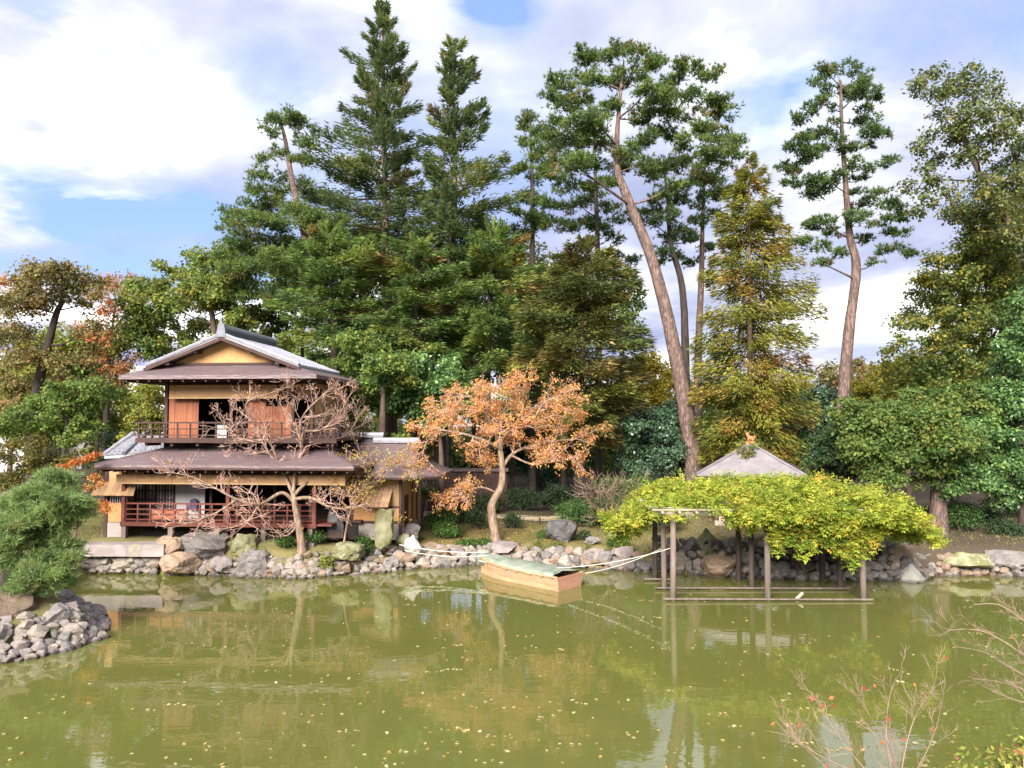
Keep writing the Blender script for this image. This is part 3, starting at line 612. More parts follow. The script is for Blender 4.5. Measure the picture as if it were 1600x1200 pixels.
def build_wing():
    # lower wing to the right of the main block
    X0, X1, YF, YR, ZE, ZR = 4.0, 7.0, 0.9, 3.2, 3.36, 4.5
    m = MB(); m.slab([(X0, YF, ZE), (7.2, YF, ZE), (6.75, YR, ZR), (3.2, YR, ZR)], 0.1); roof = m.build('wing_roof', 'roof_bark', house)
    m = MB(); m.slab([(6.75, YR, ZR), (3.2, YR, ZR), (3.2, 5.6, ZE), (7.2, 5.6, ZE)][::-1], 0.1); m.build('roof_slope', 'roof_bark', roof)
    # right gable end: dark triangle and skirt
    m = MB(); m.slab([(6.72, 2.25, 3.82), (6.72, 4.2, 3.82), (6.72, YR, ZR - 0.1)], 0.06, (-1, 0, 0)); m.build('gable_panel', 'wood_dark', roof)
    m = MB(); m.slab([(7.2, YF, ZE), (7.95, 1.8, ZE - 0.02), (7.95, 4.6, ZE - 0.02), (6.72, 4.2, 3.84), (6.72, 2.2, 3.84)], 0.08); m.build('gable_skirt', 'roof_bark', roof)
    m = MB(); m.bar((6.8, YR, ZR - 0.1), (6.98, 1.95, 3.86), 0.06, 0.14); m.build('bargeboard', 'wood_dark', roof)
    m = MB(); m.bar((6.8, YR, ZR - 0.1), (6.98, 4.4, 3.86), 0.06, 0.14); m.build('bargeboard', 'wood_dark', roof)
    ridge_cap(roof, (4.95, YR, ZR - 0.02), (6.8, YR, ZR - 0.02), 0.08, 0.2, mat='roof_tile', ends=False)
    ridge_cap(roof, (3.2, YR + 0.6, 4.68), (5.2, YR + 0.6, 4.68), 0.08, 0.2, mat='roof_tile', ends=False)
    m = MB(); m.slab([(3.2, YR, 4.42), (5.1, YR, 4.42), (5.1, YR + 0.6, 4.66), (3.2, YR + 0.6, 4.66)], 0.08); m.build('roof_slope', 'roof_bark', roof)
    m = MB(); m.bar((X0, YF, ZE - 0.12), (7.2, YF, ZE - 0.12), 0.05, 0.07); m.build('eave_board', 'wood_dark', roof)
    m = MB(); m.bar((7.2, YF, ZE - 0.12), (7.95, 1.8, ZE - 0.13), 0.05, 0.07); m.build('eave_board', 'wood_dark', roof)
    xc = hl(626, 800, 1.6)[0]; xs = hl(548, 800, 1.6)[0]
    m = MB(); m.box(xs, xc - 0.06, 1.6, 1.7, 1.55, 2.15); w = m.build('wing_wall', 'plaster_ochre', house)
    m = MB(); m.box(xs, xc - 0.06, 1.6, 1.7, 2.62, 3.3); m.build('upper_wall', 'plaster_tan', w)
    m = MB(); m.box(xs, xc - 0.06, 1.68, 1.72, 2.15, 2.62); m.build('window_recess', 'room_shade', w)  # window darkness painted as a near-black panel
    m = MB(); m.box(xc - 0.55, xc - 0.06, 1.59, 1.69, 2.15, 2.62); m.build('wall_panel', 'plaster_tan', w)
    m = MB(); m.box(xs, xc, 1.57, 1.72, 0.9, 1.55); m.build('wing_base', 'plaster_pale', w)
    m = MB(); m.box(xs, xc, 1.56, 1.66, 1.5, 1.6); m.build('sill_beam', 'wood_dark', w)
    m = MB(); m.box(xs, xc, 1.56, 1.66, 2.1, 2.16); m.build('sill_rail', 'wood_dark', w)
    for x in (xc - 0.06, xs):
        m = MB(); m.box(x, x + 0.1, 1.55, 1.67, 0.95, 3.34); m.build('post', 'wood_dark', w)
    # right side wall with upright boards and a dark door
    yk = 1.67; cols = [('plaster_tan', 0.5), ('wood_dark', 0.75), ('plaster_ochre', 0.55), ('wood_dark', 0.1), ('plaster_ochre', 0.8), ('wood_dark', 0.12), ('plaster_tan', 0.8)]
    for mt, ln in cols:
        if ln == 0.75:
            m = MB(); m.box(xc - 0.06, xc, yk, yk + ln, 1.3, 2.5); d = m.build('door', 'wood_dark', w)
            h = MB(); h.box(xc, xc + 0.03, yk + 0.1, yk + 0.14, 1.85, 2.0); h.build('handle', 'post_dark', d)
            m = MB(); m.box(xc - 0.06, xc, yk, yk + ln, 2.5, 3.34); m.build('wall_panel', 'plaster_tan', w)
        else:
            m = MB(); m.box(xc - 0.06, xc + (0.03 if mt == 'wood_dark' else 0), yk, yk + ln, 1.3, 3.34); m.build('wall_panel' if mt != 'wood_dark' else 'post', mt, w)
        yk += ln
    m = MB(); m.box(xc - 0.1, xc + 0.02, 1.72, yk, 0.9, 1.3); m.build('base_wall', 'plaster_pale', w)
    # window awning boards, pale copper
    xa = hl(563, 792, 1.1)[0]; xb = hl(607, 792, 1.1)[0]; n = 6
    for i in range(n):
        a = xa + (xb - xa) * i / n; b = xa + (xb - xa) * (i + 1) / n - 0.008; dz = 0.006 * (i % 2)
        m = MB(); m.slab([(a, 1.05, 2.2 + dz), (b, 1.05, 2.2 + dz), (b + 0.06, 1.58, 2.86 + dz), (a + 0.06, 1.58, 2.86 + dz)], 0.03); m.build('awning_board', 'boat_wood', w)
    # passage between main block and wing: recess shade painted on a near-black wall, steps
    m = MB(); m.box(4.2, xs, 2.2, 2.25, 1.2, 3.4); m.build('recess_wall', 'room_shade', house)
    m = MB(); m.box(3.8, xs + 0.05, 0.55, 1.55, 1.1, 1.3); m.build('step', 'wood_dark', house)
build_wing()

def build_rear_tile_roof():
    y0, y1 = 2.2, 3.6
    A_ = hl(163, 713, y0); B_ = hl(262, 706, y0); C_ = hl(262, 680, y1); D_ = hl(208, 681, y1)
    o = empty('rear_annex', (HA[0], HA[1], 0), 'rear annex of the tea house with pale grey tiled roof beside its left end', 'house', rz=-HTH)
    m = MB(); q = [(A_[0], y0, A_[1]), (B_[0], y0, B_[1]), (C_[0], y1, C_[1]), (D_[0], y1, D_[1])]
    m.slab(q, 0.1); roof = m.build('roof', 'roof_tile', o)
    tile_rows(roof, q[3], q[2], q[0], q[1], 11, w=0.1)
    m = MB(); m.tube([Vector(q[0]) + Vector((0, 0, 0.08)), Vector(q[3]) + Vector((0, 0, 0.1))], 0.1, 8); m.build('verge_tile', 'roof_tile', roof)
    a = Vector(q[0]).lerp(Vector(q[1]), 0.32) + Vector((0, -0.05, 0.06)); b = Vector(q[3]).lerp(Vector(q[2]), 0.40) + Vector((0, 0, 0.12))
    m = MB(); m.bar(a, b, 0.16, 0.16); m.build('descending_ridge', 'ridge_tile', roof)
    m = MB(); m.box(A_[0] + 0.5, B_[0], y0 + 0.6, y1 + 1.5, 0.9, A_[1] - 0.1); m.build('wall', 'plaster_tan', o)
build_rear_tile_roof()
# ------------------------------------------------------------------ stones
from mathutils import noise as mnoise
def rock_mesh(name, seed, sub=2, rough=0.22, boxy=0.0, disp=0.10):
    rg = random.Random(seed); bm = bmesh.new(); bmesh.ops.create_icosphere(bm, subdivisions=sub, radius=1.0)
    cuts = [(Vector((rg.uniform(-1, 1), rg.uniform(-1, 1), rg.uniform(-1, 1))).normalized(), rg.uniform(0.5, 0.8) if boxy < 0.75 else rg.uniform(0.86, 1.1)) for _ in range(8 + int(6 * boxy))]
    lob = [(Vector((rg.uniform(-1, 1), rg.uniform(-1, 1), rg.uniform(-1, 1))).normalized(), rg.uniform(-rough, rough)) for _ in range(6)]
    off = Vector((seed * 1.37 % 50, seed * 2.11 % 50, 3.0))
    for v in bm.verts:
        p = v.co.normalized(); r = 1.0
        for d, a in lob: r += a * max(0.0, p.dot(d)) ** 2
        q = p * r
        if boxy:
            mx = max(abs(q.x), abs(q.y), abs(q.z)); q = q.lerp(q / mx * 0.86, boxy)
        for d, h in cuts:
            k = q.dot(d) - h
            if k > 0: q -= d * k * 0.95
        n = mnoise.noise(q * 1.8 + off) + 0.5 * mnoise.noise(q * 4.1 + off) + 0.28 * mnoise.noise(q * 9.0 + off)
        v.co = q * (1 + disp * n)
    me = bpy.data.meshes.new(name); bm.to_mesh(me); bm.free(); return me
SMALL = {}
for mt in ('stone_pale', 'stone_grey', 'stone_brown', 'stone_lilac', 'stone_dark'):
    SMALL[mt] = []
    for k in range(4):
        me = rock_mesh('stone', 100 + k + len(SMALL) * 10, 2); me.materials.append(MATS[mt]); SMALL[mt].append(me)
def stone(parent, org, p, sx, sy, sz, mt, rg):
    o = bpy.data.objects.new('stone', rg.choice(SMALL[mt])); COL.objects.link(o); o.parent = parent
    o.location = (p[0] - org[0], p[1] - org[1], p[2] - org[2]); o.scale = (sx, sy, sz)
    o.rotation_euler = (rg.uniform(-0.25, 0.25), rg.uniform(-0.25, 0.25), rg.uniform(-0.5, 0.5)); return o
def walk(poly, step):
    """points along a polyline every step(i) metres with the outward (land) normal"""
    pts = [Vector((a, b, 0)) for a, b in poly]; i = 0; pos = pts[0].copy(); out = []
    while i < len(pts) - 1:
        need = step()
        while i < len(pts) - 1:
            seg = pts[i + 1] - pos
            if seg.length > need: pos = pos + seg.normalized() * need; break
            need -= seg.length; pos = pts[i + 1].copy(); i += 1
        else: break
        d = (pts[min(i + 1, len(pts) - 1)] - pts[i]).normalized(); out.append((pos.copy(), Vector((-d.y, d.x, 0)))) 
    return out
def edging(name, label, poly, rows, mts, rg, size=(0.12, 0.24)):
    org = (poly[0][0], poly[0][1], 0); root = empty(name, org, label, 'stone wall')
    for z, back, sc, jit in rows:
        last = [0.3]
        def step():
            w = rg.uniform(*size) * sc; last[0] = w; return w * 1.6
        for p, n in walk(poly, step):
            w = last[0] * (1.5 if rg.random() < 0.1 else 1.0); q = p + n * (back + rg.uniform(-jit, jit)); h = w * rg.uniform(0.6, 0.95)
            stone(root, org, (q.x, q.y, z + rg.uniform(-0.06, 0.06)), w * rg.uniform(0.85, 1.2), w * rg.uniform(0.8, 1.0), h, rg.choice(mts), rg)
    return root
rg = random.Random(5)
wall_poly = [p for p in SHORE[:3]]; wall_poly = [(wall_poly[0][0] - 3.2, wall_poly[0][1] - 0.3)] + wall_poly
rw = edging('stone_revetment', 'low stone revetment of pale cobbles capped with long slabs before the house', wall_poly,
            [(0.06, -0.05, 1.0, 0.03), (0.26, -0.02, 1.0, 0.03), (0.45, 0.0, 1.0, 0.03), (0.6, 0.06, 0.8, 0.03)], ['stone_pale', 'stone_pale', 'stone_grey'], rg, (0.15, 0.26))
orgw = wall_poly[0]
for a, b in (((-18.4), (-15.1)), ((-15.06), (-13.35)), ((-13.32), (-12.05))):
    m = MB(); y = 26.86; m.box(a, b, y - 0.02 + rg.uniform(-0.03, 0.03), y + 0.7, 0.66, 1.08 + rg.uniform(-0.015, 0.015))
    o = m.build('cap_slab', 'stone_lilac', rw, origin=(orgw[0], orgw[1], 0))
mid_mts = ['stone_pale', 'stone_grey', 'stone_brown', 'stone_pale', 'stone_lilac']
edging('shore_edging', 'cobble edging under the bare maple between the slab wall and the white boulder', SHORE[2:9],
       [(0.02, -0.05, 0.8, 0.1), (0.16, 0.12, 1.0, 0.08), (0.32, 0.3, 1.0, 0.08), (0.48, 0.5, 1.1, 0.1), (0.62, 0.75, 1.1, 0.12)], mid_mts, rg)
edging('shore_edging', 'long cobble edging along the lawn behind the moored boat', SHORE[8:14],
       [(0.02, -0.05, 0.8, 0.1), (0.15, 0.14, 1.0, 0.08), (0.3, 0.34, 1.0, 0.08), (0.46, 0.6, 1.1, 0.1)], ['stone_pale', 'stone_grey', 'stone_lilac', 'stone_brown'], rg, (0.14, 0.3))
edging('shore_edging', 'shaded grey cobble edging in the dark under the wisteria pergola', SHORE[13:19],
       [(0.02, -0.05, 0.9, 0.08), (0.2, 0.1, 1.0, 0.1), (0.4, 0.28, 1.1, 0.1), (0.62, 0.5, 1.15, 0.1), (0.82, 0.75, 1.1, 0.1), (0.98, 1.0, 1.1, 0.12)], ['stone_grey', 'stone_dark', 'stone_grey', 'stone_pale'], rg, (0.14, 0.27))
edging('shore_edging', 'flat cobble edging of the bank beyond the pointed white rock', SHORE[18:23],
       [(0.02, -0.05, 0.85, 0.1), (0.16, 0.15, 1.0, 0.08), (0.3, 0.4, 1.1, 0.1), (0.46, 0.7, 1.1, 0.12)], ['stone_pale', 'stone_brown', 'stone_grey'], rg, (0.13, 0.24))
edging('shore_edging', 'pale rounded boulder edging around the little pine point', [(-15, 15.9)] + LEFT[:5],
       [(0.02, -0.08, 0.8, 0.1), (0.1, 0.06, 1.0, 0.08), (0.22, 0.2, 1.1, 0.1), (0.34, 0.36, 1.15, 0.1), (0.46, 0.52, 1.15, 0.1), (0.58, 0.7, 1.2, 0.12), (0.68, 0.92, 1.2, 0.12)], ['stone_pale', 'stone_pale', 'stone_lilac', 'stone_grey'], rg, (0.11, 0.22))

BSEED = [300]
def boulder(px, py0, py1, wpx, Y, mt, label, boxy=0.5, dep=0.9, tilt=0.0, sub=4, name='boulder', cat='rock', lean=0.0, point=0.0):
    """a rock whose foot is at py1, top at py0, wpx wide, standing Y metres off"""
    BSEED[0] += 1; top = at(px, py0, Y); bot = at(px, py1, Y); h = top.z - bot.z; w = wpx * Y / FPX
    me = rock_mesh(name, BSEED[0], sub, 0.25, boxy, 0.16); me.materials.append(MATS[mt])
    zs = [v.co.z for v in me.vertices]; z0, z1 = min(zs), max(zs); xs_ = [v.co.x for v in me.vertices]; xw = (max(xs_) - min(xs_)) / 2
    for v in me.vertices:
        f = (v.co.z - z0) / (z1 - z0); v.co.x *= 1 - point * f; v.co.y *= 1 - point * f
        v.co.z = f * (h + 0.12) - 0.12; v.co.x = v.co.x / xw * w / 2 + lean * v.co.z; v.co.y = v.co.y / xw * w / 2 * dep
    me.polygons.foreach_set('use_smooth', [False] * len(me.polygons))
    o = link(name, me, None, None, bot); o.rotation_euler = (0, tilt, random.uniform(-0.15, 0.15))
    return tag(o, label, cat)
boulder(270, 836, 872, 44, 27.3, 'stone_brown', 'rusty orange boulder on the slab wall before the veranda', 0.6)
boulder(322, 833, 872, 84, 27.6, 'stone_grey', 'wide blue-grey sloping boulder beside the rusty boulder', 0.4)
boulder(282, 862, 893, 62, 26.9, 'stone_brown', 'craggy brown rock at the waterline below the rusty boulder', 0.3)
boulder(384, 835, 862, 38, 27.6, 'stone_moss', 'upright squared boulder with a flat top before the veranda posts', 0.8)
boulder(398, 859, 893, 46, 27.0, 'stone_grey', 'square grey block at the waterline left of the bare maple', 0.85)
boulder(352, 868, 890, 34, 27.0, 'stone_lilac', 'lilac rock slab leaning on the shore below the wide grey boulder', 0.4)
boulder(545, 847, 870, 48, 27.3, 'stone_moss', 'flat mossy oblong boulder right of the bare maple trunk', 0.8)
boulder(524, 801, 840, 28, 28.4, 'stone_dark', 'dark upright stone with a hollowed face near the wing steps', 0.8, dep=0.7, name='standing_stone', cat='stone')
boulder(600, 794, 853, 30, 27.9, 'stone_moss', 'tall flat-topped green-grey standing stone before the wing', 0.9, dep=0.6, name='standing_stone', cat='stone')
boulder(649, 836, 872, 28, 28.3, 'stone_white', 'whitish upright boulder where the mooring rope is tied', 0.3, lean=-0.15)
boulder(634, 833, 852, 26, 28.8, 'stone_moss', 'pale mossy boulder behind the whitish upright boulder', 0.4)
boulder(640, 818, 835, 40, 30.0, 'stone_grey', 'grey stone at the corner of the wing wall', 0.5)
boulder(682, 848, 865, 46, 29.3, 'stone_brown', 'low brown boulder right of the whitish boulder', 0.6)
boulder(712, 852, 868, 34, 29.3, 'stone_grey', 'low purple-grey boulder by the round clipped shrub', 0.5)
boulder(877, 811, 843, 50, 30.6, 'stone_dark', 'large dark grey boulder standing on the lawn', 0.8)
boulder(785, 846, 856, 50, 29.6, 'stone_lilac', 'low flat purple rock at the foot of the orange maple', 0.5)
boulder(925, 838, 848, 26, 29.6, 'stone_grey', 'small rounded rock on the lawn near the bare shrub', 0.4)
boulder(1078, 838, 868, 30, 28.2, 'stone_grey', 'blue-grey rounded boulder under the end of the pergola', 0.3)
boulder(1104, 824, 872, 34, 28.0, 'stone_moss', 'tall mossy brown rock seen through the pergola posts', 0.4)
boulder(1122, 868, 900, 52, 26.7, 'stone_brown', 'broad reddish rock at the waterline behind the pergola posts', 0.5)
boulder(1404, 848, 895, 50, 26.9, 'stone_brown', 'hollow reddish stump-like rock beside the pointed white rock', 0.3)
boulder(1424, 880, 909, 60, 26.1, 'stone_white', 'pointed triangular white rock sticking out into the water', 0.1, point=0.85)
boulder(1502, 862, 884, 64, 27.2, 'stone_moss', 'wide flat mossy boulder on the bank by the large trunk', 0.7)
boulder(1575, 858, 884, 90, 27.6, 'stone_grey', 'long flat grey boulder at the right edge of the bank', 0.7)
boulder(20, 918, 985, 90, 18.6, 'stone_umber', 'large mossy brown boulder at the foot of the trained pine', 0.4)
boulder(75, 945, 990, 62, 18.8, 'stone_grey', 'grey boulder in the middle of the pine point rocks', 0.4)
boulder(102, 945, 975, 50, 19.2, 'stone_pale', 'pale boulder at the tip of the pine point', 0.4)

# dark log pilings beside the pine point
for i, (px, py) in enumerate([(86, 938), (99, 943), (111, 948), (122, 953), (133, 958), (143, 963), (153, 967), (160, 971)]):
    p = on_z(px, py, 0); m = MB(); h = 0.22 - 0.01 * i + 0.03 * (i % 2)
    m.tube([(0, 0, -0.5), (0.01, 0, h * 0.6), (0.015, 0.01, h)], [0.11, 0.115, 0.1], 8, rough=0.06)
    tag(m.build('log_piling', 'piling', loc=(p.x, p.y, 0)), 'dark log piling, %s in the row leading out from the pine point shore' % ('first', 'second', 'third', 'fourth', 'fifth', 'sixth', 'seventh', 'outermost')[i], 'piling', 'log pilings off the pine point')

# ------------------------------------------------------------------ boat with green tarpaulin
def build_boat():
    s0 = on_z(891, 920, 0); b0 = on_z(760, 895, 0)      # stern middle, bow
    ax = (b0 - s0); Ln = ax.length + 0.15; ang = math.atan2(ax.y, ax.x)
    boat = empty('boat', (s0.x, s0.y, 0), 'flat-ended wooden boat under a green tarpaulin moored on the pond', 'boat', rz=ang)
    def sec(t):                                                # t: 0 stern .. 1 bow -> half beam at bottom, at gunwale, z gunwale
        w = 0.63 if t < 0.45 else 0.63 * (1 - ((t - 0.45) / 0.55) ** 2.2 * 0.8)
        return w * 0.84, w, 0.50 + 0.26 * max(0, t - 0.35) ** 1.6
    n = 12; T = [i / n for i in range(n + 1)]
    for sd, nm in ((1, 'side_plank'), (-1, 'side_plank')):
        for lo, hi, mt in ((0.0, 0.47, 'boat_wood'), (0.475, 0.86, 'boat_wood')):
            m = MB(); vs_, fs = [], []
            for t in T:
                a, b, z = sec(t)
                for f in (lo, hi):
                    y = (a + (b - a) * f) + (0.012 if lo > 0 else 0); vs_.append((t * Ln, sd * y, -0.15 + (z + 0.15) * f)); vs_.append((t * Ln, sd * (y - 0.035), -0.15 + (z + 0.15) * f))
            for i in range(n):
                k = i * 4; fs += [(k, k + 4, k + 6, k + 2), (k + 1, k + 3, k + 7, k + 5), (k + 2, k + 6, k + 7, k + 3), (k, k + 1, k + 5, k + 4)]
            m.add(vs_, fs); m.build(nm, mt, boat)
        m = MB(); m.tube([(t * Ln, sd * (sec(t)[1] + 0.01), sec(t)[2] * 0.88) for t in T], 0.035, 4); m.build('gunwale', 'boat_wood', boat)
    a, b, z = sec(0); m = MB(); m.slab([(0, -a, -0.15), (0, a, -0.15), (0, b, z * 0.86), (0, -b, z * 0.86)], 0.04, (1, 0, 0)); m.build('transom', 'boat_end', boat)
    a, b, z = sec(1); m = MB(); m.slab([(Ln, -a, -0.15), (Ln, a, -0.15), (Ln, b, z), (Ln, -b, z)], 0.04, (-1, 0, 0)); m.build('bow_board', 'boat_wood', boat)
    # tarpaulin draped from gunwale to gunwale, hanging lower at the bow
    m = MB(); vs_, fs = [], []; k = 11; nt_ = 26
    for i in range(nt_ + 1):
        t = 0.005 + 1.045 * i / nt_; tt = min(t, 1.0); a, b, z = sec(tt)
        for j in range(k):
            u = -1 + 2 * j / (k - 1); over = 1.07; sag = 0.05 * (1 - u * u) + 0.018 * math.sin(t * 19 + u * 4) * (1 - abs(u)) + 0.010 * math.sin(t * 37 + 5 * u)
            hang = 0.0 if abs(u) < 0.85 else (0.08 + 0.035 * math.sin(i * 1.9) + 0.015 * math.sin(i * 3.7) + (0.22 if t > 0.9 else 0))
            x = t * Ln + (0.1 if t >= 1 else 0) + (0.25 * (u + 1) / 2 * (1 if i == 0 else 0))
            vs_.append((x, u * b * over, z + 0.0 + sag - hang - (0.15 if t > 1.02 else 0)))
    for i in range(nt_):
        for j in range(k - 1): q = i * k + j; fs.append((q, q + 1, q + k + 1, q + k))
    m.add(vs_, fs); o = m.build('tarpaulin', 'tarp_green', boat, smooth=True)
    sol = o.modifiers.new('thickness', 'SOLIDIFY'); sol.thickness = 0.006
    return s0, b0
stern, bow = build_boat()
def rope(a, b, sag, label, r=0.009):
    a, b = Vector(a), Vector(b); org = a; pts = []
    for i in range(17):
        t = i / 16; p = a.lerp(b, t); p.z -= sag * 4 * t * (1 - t); pts.append(p)
    m = MB(); m.tube(pts, r, 6); tag(m.build('mooring_rope', 'rope', origin=org, loc=org), label, 'rope', 'mooring ropes of the boat')
bz = 0.75
rope(at(624, 851, 28.2), (bow.x, bow.y, 0.72), 0.10, 'white mooring rope from the whitish boulder to the bow', 0.014)
rope(at(632, 860, 28.1), (bow.x + 0.1, bow.y - 0.3, 0.66), 0.12, 'thin second rope running under the bow rope to the boulder')
rope(at(748, 876, bow.y - 0.4), at(1056, 854, 23.3), 0.42, 'long white rope passing over the tarpaulin to the pergola post')
rope((stern.x + 0.5, stern.y + 0.25, 0.44), at(1034, 857, 24.7), 0.10, 'short white rope from the stern corner to the pergola')
# ------------------------------------------------------------------ pergola, gazebo, fences, far building
PX = (4.82, 7.62, 10.45); PY = (23.15, 24.7, 26.1); PZ = 2.5
perg = empty('pergola', (PX[0], PY[0], 0), 'weathered timber pergola standing in the shallow water under wisteria', 'pergola')
po = (PX[0], PY[0], 0)
for i, x in enumerate(PX):
    for j, y in enumerate(PY):
        m = MB(); q = random.uniform(-0.03, 0.03)
        m.tube([(x + q, y, -0.6), (x + q * 0.5, y, 1.0), (x, y, PZ)], [0.095, 0.09, 0.085], 10, rough=0.03)
        m.build('post', 'post_grey' if j == 0 else ('post_grey' if (j == 1 and i == 0) else 'post_dark'), perg, origin=po, smooth=True)
for y in PY:
    m = MB(); m.tube([(PX[0] - 0.55, y, PZ + 0.06), (PX[1], y, PZ + 0.06), (PX[2] + 0.6, y, PZ + 0.05)], 0.07, 8); m.build('beam', 'bamboo' if y < 24 else 'post_grey', perg, origin=po)
n = 14
for i in range(n):
    x = PX[0] - 0.4 + i * (PX[2] - PX[0] + 0.9) / (n - 1); m = MB(); m.tube([(x, PY[0] - 0.45, PZ + 0.16), (x + 0.03, PY[2] + 0.5, PZ + 0.16)], 0.04, 6); m.build('rafter', 'bamboo', perg, origin=po)
for k in range(8):
    y = PY[0] - 0.4 + k * (PY[2] - PY[0] + 0.8) / 7; m = MB(); m.tube([(PX[0] - 0.7, y, PZ + 0.225), (PX[2] + 0.75, y + 0.02, PZ + 0.225)], 0.028, 6); m.build('lath', 'bamboo', perg, origin=po)
for y, x0, x1 in ((PY[0] + 0.02, PX[0] - 0.35, PX[2] + 0.25), (PY[1], PX[0] - 0.3, PX[2] + 0.2), (PY[2], PX[0] - 0.4, PX[0] + 0.6)):
    m = MB(); m.tube([(x0, y - 0.12, 0.07), ((x0 + x1) / 2, y - 0.12, 0.06), (x1, y - 0.12, 0.05)], 0.032, 8, rough=0.12); m.build('ground_beam', 'post_grey', perg, origin=po)
m = MB(); p = on_z(1248, 934, 0.05); m.tube([(p.x - 0.12, p.y - 0.1, 0.02), (p.x + 0.1, p.y - 0.05, 0.2)], 0.05, 8); tag(m.build('driftwood', 'bamboo', origin=(p.x, p.y, 0), loc=(p.x, p.y, 0)), 'small pale stick leaning on the floating pergola beam', 'wood')

def build_gazebo():
    c = at(1173, 741, 33.0); gx, gy = c.x, 33.0; hw = 2.1; zg = gz(gx, gy); ze = at(1173, 742, gy - hw).z; za = at(1173, 697, gy).z
    g = empty('garden_pavilion', (gx, gy, 0), 'square garden pavilion with grey pyramid roof behind the wisteria', 'pavilion', rz=-math.atan2(gx, gy)); o = (0, 0, 0); cx = cy_ = 0.0
    cr = [(cx - hw, cy_ - hw, ze), (cx + hw, cy_ - hw, ze), (cx + hw, cy_ + hw, ze), (cx - hw, cy_ + hw, ze)]; tp = 0.2
    tc_ = [(cx - tp, cy_ - tp, za), (cx + tp, cy_ - tp, za), (cx + tp, cy_ + tp, za), (cx - tp, cy_ + tp, za)]
    base = None
    for i in range(4):
        j = (i + 1) % 4; a, b, c2, d = cr[i], cr[j], tc_[j], tc_[i]
        mid1 = [Vector(a).lerp(Vector(d), 0.5) - Vector((0, 0, 0.035)), Vector(b).lerp(Vector(c2), 0.5) - Vector((0, 0, 0.035))]
        m = MB(); m.slab([a, b, mid1[1], mid1[0]], 0.09); m.slab([mid1[0], mid1[1], c2, d], 0.09)
        s = m.build('roof_slope', 'gazebo_roof', g, origin=o)
        m = MB(); m.bar(Vector(a) + Vector((0, 0, 0.02)), Vector(d) + Vector((0, 0, 0.02)), 0.1, 0.05); m.build('hip_strip', 'gazebo_roof', g, origin=o)
        m = MB(); m.bar(Vector(a) - Vector((0, 0, 0.12)), Vector(b) - Vector((0, 0, 0.12)), 0.06, 0.07); m.build('eave_board', 'wood_dark', g, origin=o)
    m = MB(); m.box(cx - 0.3, cx + 0.3, cy_ - 0.3, cy_ + 0.3, za - 0.02, za + 0.08); m.build('cap', 'ridge_tile', g, origin=o)
    m = MB(); m.tube([(cx, cy_, za + 0.08), (cx, cy_, za + 0.2), (cx, cy_, za + 0.22)], [0.22, 0.19, 0.12], 10); fin = m.build('finial_base', 'terracotta', g, origin=o)
    # clay beast: haunches, chest, raised head, tail
    m = MB(); z = za + 0.2
    m.tube([(cx + 0.17, cy_, z + 0.08), (cx + 0.08, cy_, z + 0.14), (cx - 0.04, cy_, z + 0.16), (cx - 0.1, cy_, z + 0.26), (cx - 0.12, cy_, z + 0.34), (cx - 0.19, cy_, z + 0.33)], [0.05, 0.10, 0.085, 0.07, 0.075, 0.035], 8)
    for dx, dy in ((0.1, 0.06), (0.1, -0.06), (-0.08, 0.05), (-0.08, -0.05)): m.tube([(cx + dx, cy_ + dy, z), (cx + dx, cy_ + dy, z + 0.13)], [0.03, 0.045], 6)
    m.tube([(cx + 0.16, cy_, z + 0.1), (cx + 0.21, cy_, z + 0.2), (cx + 0.15, cy_, z + 0.27)], [0.03, 0.03, 0.015], 6)
    m.build('roof_ornament', 'terracotta', g, origin=o, smooth=True)
    k = 1.35
    for sx in (-1, 1):
        for sy in (-1, 1):
            m = MB(); m.box(cx + sx * k - 0.07, cx + sx * k + 0.07, cy_ + sy * k - 0.07, cy_ + sy * k + 0.07, zg - 0.1, ze - 0.05 + 0.2); m.build('post', 'wood_dark', g, origin=o)
    m = MB(); m.box(cx - k - 0.1, cx + k + 0.1, cy_ - k - 0.1, cy_ + k + 0.1, zg - 0.15, zg + 0.14); m.build('plinth', 'stone_pale', g, origin=o)
    for a, b in (((-k, -k), (-0.35, -k)), ((0.35, -k), (k, -k)), ((-k, k), (k, k)), ((-k, -k), (-k, k)), ((k, -k), (k, k))):
        m = MB(); m.bar((cx + a[0], cy_ + a[1], zg + 0.5), (cx + b[0], cy_ + b[1], zg + 0.5), 0.06, 0.72); m.build('low_wall', 'pink_wall', g, origin=o)
    m = MB(); m.bar((cx - k, cy_ + k - 0.3, zg + 0.55), (cx + k, cy_ + k - 0.3, zg + 0.55), 0.4, 0.06); m.build('bench_seat', 'bamboo_tan', g, origin=o)
    m = MB(); m.box(cx - k, cx + k, cy_ - k - 0.05, cy_ - k + 0.05, ze - 0.14, ze - 0.02); m.build('tie_beam', 'wood_dark', g, origin=o)
    m = MB(); m.box(cx - k, cx + k, cy_ + k - 0.05, cy_ + k + 0.05, ze - 0.14, ze - 0.02); m.build('tie_beam', 'wood_dark', g, origin=o)
build_gazebo()

